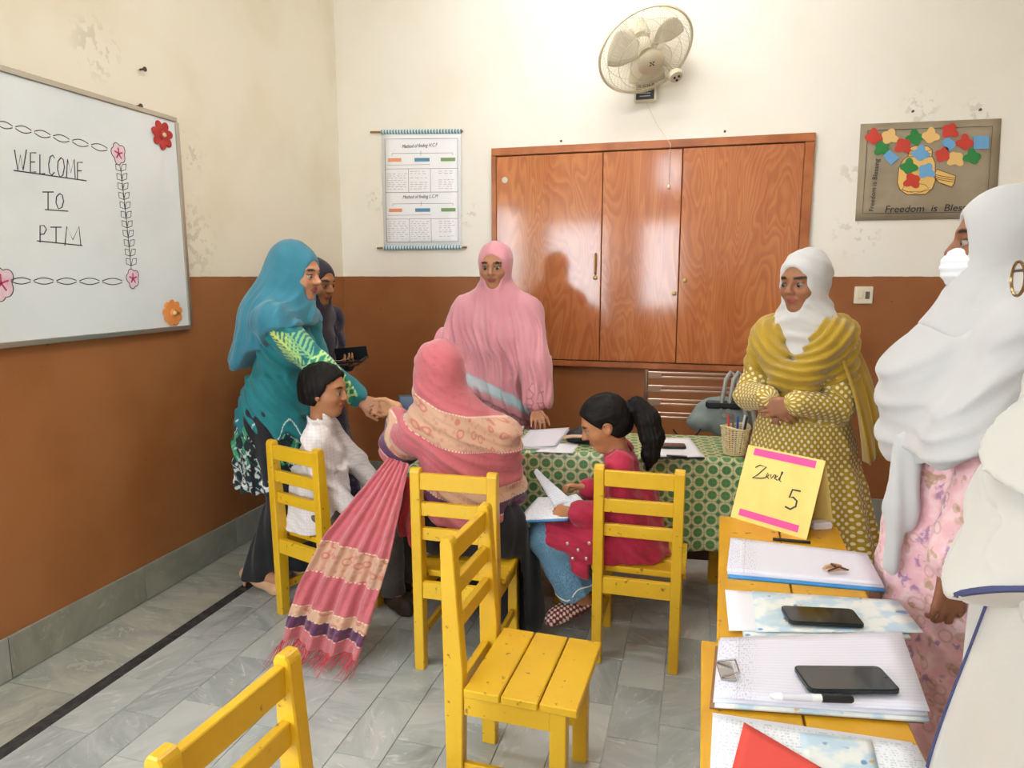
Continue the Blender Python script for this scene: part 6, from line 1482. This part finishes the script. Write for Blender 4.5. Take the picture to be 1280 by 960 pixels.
fm = union(mk_); lo, hi = bounds(mk_)
def fmask(p):
    q = (p-J.head) @ J.HR(); d = fm(p); d = np.maximum(d, .012-q[:, 0]); d = np.maximum(d, q[:, 2]+.004+.25*np.abs(q[:, 1])*.4); return d-.0014*np.sin(q[:, 2]*330)
soft('face_mask', fmask, lo, hi, .003, 'mask_white', t, org=np.array(t.location))

# ---------------------------------------------------------------- woman with glasses at the near desk
plain('cream_chiffon', 'bdb9b0', .8, bump=(140, .08), sheen=.3); plain('navy_piping', '3a3f66', .7); plain('lavender_scarf', 'b9b3bd', .8, sheen=.3); plain('gold_brown', '8a6a3c', .25, metal=.7)
t = thing('person', 'person in a cream dress and veil with navy piping and glasses', 'person', (.53, 1.04, 0))
J = Pose(.552, 1.06, 178, 1.49, lean=0, head_deg=176, head_pitch=-2, sw=.100)
J.head = J.head+V(-.0, 0, -.004)
J.wr[0] = V(.425, .95, 1.00); J.hd[0] = (V(-.3, .8, .0), V(.9, .2, 0), .5); J.armp[0] = V(.7, -.4, -.4)
J.wr[1] = V(.44, 1.18, 1.0); J.hd[1] = (V(-.3, -.8, 0), V(.9, 0, 0), .5); J.armp[1] = V(.7, .4, -.4)
make_body(t, J, 'b07c5c')
p0 = J.pelvis
sk = loft([(.05, .56, 1.05, .17, .22), (.40, .555, 1.05, .165, .21), (.70, .55, 1.055, .160, .19), (.90, .54, 1.06, .150, .17), (1.0, .535, 1.06, .14, .15)], lambda th, z, p: (.014*np.sin(10*th+z*2)+.005*np.sin(21*th))*np.clip((1.0-z)*1.6, 0, 1))
garment('dress', t, bodice(J, .020)+[(sk, .05)]+sleeve(J, 0, .062, .060, .05, .9)+sleeve(J, 1, .062, .06, .05, .9), .0065, 'cream_chiffon', lambda p: drape(p, V(.6, .5, .3), 100, .006, 71, .8))
for i in (0, 1): shoe(t, J.an[i], J.toe[i], 'sandal_brown', .2)
its = hijab_items(J, cape=(.13, .16), drop=.13, wide=.95); fh_ = face_hole(J)
garment('headscarf', t, its, .0055, 'lavender_scarf', lambda p: drape(p, V(.5, .3, .8), 100, .004, 72, .6), cut=lambda p, d: fh_(p, d))
its = [(cone(J.sh[0]+UP*.01, J.el[0]+V(-.02, 0, .0), .088, .09), .06), (cone(J.sh[1]+UP*.01, J.el[1], .085, .085), .06), (cone(J.chest+J.f*.03, J.waist+J.f*.04, .160, .175, .85, J.f), .06), (cone(J.el[0]+V(-.02, 0, .0), J.wr[0]+V(-.01, .02, .0), .088, .085), .06)]
edge_z = lambda x, y: .955+.42*np.clip(1.06-y, -.1, .3)+.012*np.sin(y*30)
garment('veil', t, its, .006, 'cream_chiffon', lambda p: drape(p, V(.62, .2, -.76), 88, .0190, 73, .3), cut=lambda p, d: smax(d, edge_z(p[:, 0], p[:, 1])-p[:, 2], .012))
# hem piping of the veil: follow its lower edge
fv = rag(its, 0, lambda p: drape(p, V(.62, .2, -.76), 88, .0190, 73, .3)); org = np.array(t.location)
def on_edge(fun, zf, c, a, lo=.05, hi=.45):
    rr = np.linspace(hi, lo, 120); P3 = np.stack([c[0]+rr*math.cos(a), c[1]+rr*math.sin(a), np.zeros(120)], 1); P3[:, 2] = zf(P3[:, 0], P3[:, 1])+.006
    d = fun(P3); i = np.argmax(d < 0); return P3[i] if (d < 0).any() else None
pts = [on_edge(fv, edge_z, (.53, 1.06), a) for a in np.linspace(R(120), R(330), 70)]; pts = [p-org for p in pts if p is not None]
for _ in range(3): pts = [pts[0]]+[(pts[i-1]+2*pts[i]+pts[i+1])/4 for i in range(1, len(pts)-1)]+[pts[-1]]
MB().tube(pts, .0045, 6).build('veil_piping', 'navy_piping', t, smooth=True)
# front panel of the tunic with piped edge
G = np.zeros((40, 26, 3))
for i, v in enumerate(np.linspace(0, 1, 40)):
    z = .985-.335*v
    for j, u in enumerate(np.linspace(0, 1, 26)):
        a = R(192+108*u-22*v*(1-u)); r_ = .160+.012*v*(1-.4*u)+(.012*math.sin(u*15+v*2)+.006*math.sin(u*31+v))*(.3+.7*v)
        G[i, j] = V(.548+r_*math.cos(a), 1.06+r_*math.sin(a)*1.25, z)
sheet(G, 'front_panel', 'cream_chiffon', t, .003, origin=org)
ed = [G[i, 0]-org for i in range(40)]+[G[-1, j]-org for j in range(1, 26)]
MB().tube(ed, .0042, 6).build('panel_piping', 'navy_piping', t, smooth=True)
MB().tube([G[i, 15]-org+V(0, -.003, 0) for i in range(14, 40)], .0035, 6).build('seam_piping', 'navy_piping', t, smooth=True)
# glasses
gl = thing('glasses', 'brown-gold rimmed glasses worn by the person in cream', 'glasses', J.hp(.110, 0, .0)); og = np.array(gl.location); M3 = J.HR()
def gp_(f, l, u): return M3 @ V(f, l, u)
NT('lens').out('ffffff', .02, trans=1., alpha=.25)
for sg in (1, -1):
    ring = [gp_(.012-.08*abs(.026*math.cos(a))*.3, sg*.034+.027*math.cos(a), -.004+.023*math.sin(a)) for a in np.linspace(0, 2*math.pi, 28, endpoint=False)]
    MB().tube(ring, .0022, 6, closed=True).build('rim', 'gold_brown', gl, smooth=True)
    MB().add([gp_(.012, sg*.034, -.004)]+ring, [(0, i+1, (i+1) % 28+1) for i in range(28)]).build('lens', 'lens', gl)
    MB().tube([gp_(.010, sg*.061, .006), gp_(-.02, sg*.074, .008), gp_(-.10, sg*.080, .008), gp_(-.118, sg*.080, -.01)], .0022, 6).build('temple_arm', 'clip_dark', gl, smooth=True)
MB().tube([gp_(.011, .008, .002), gp_(.014, 0, .005), gp_(.011, -.008, .002)], .002, 6).build('bridge', 'gold_brown', gl, smooth=True)
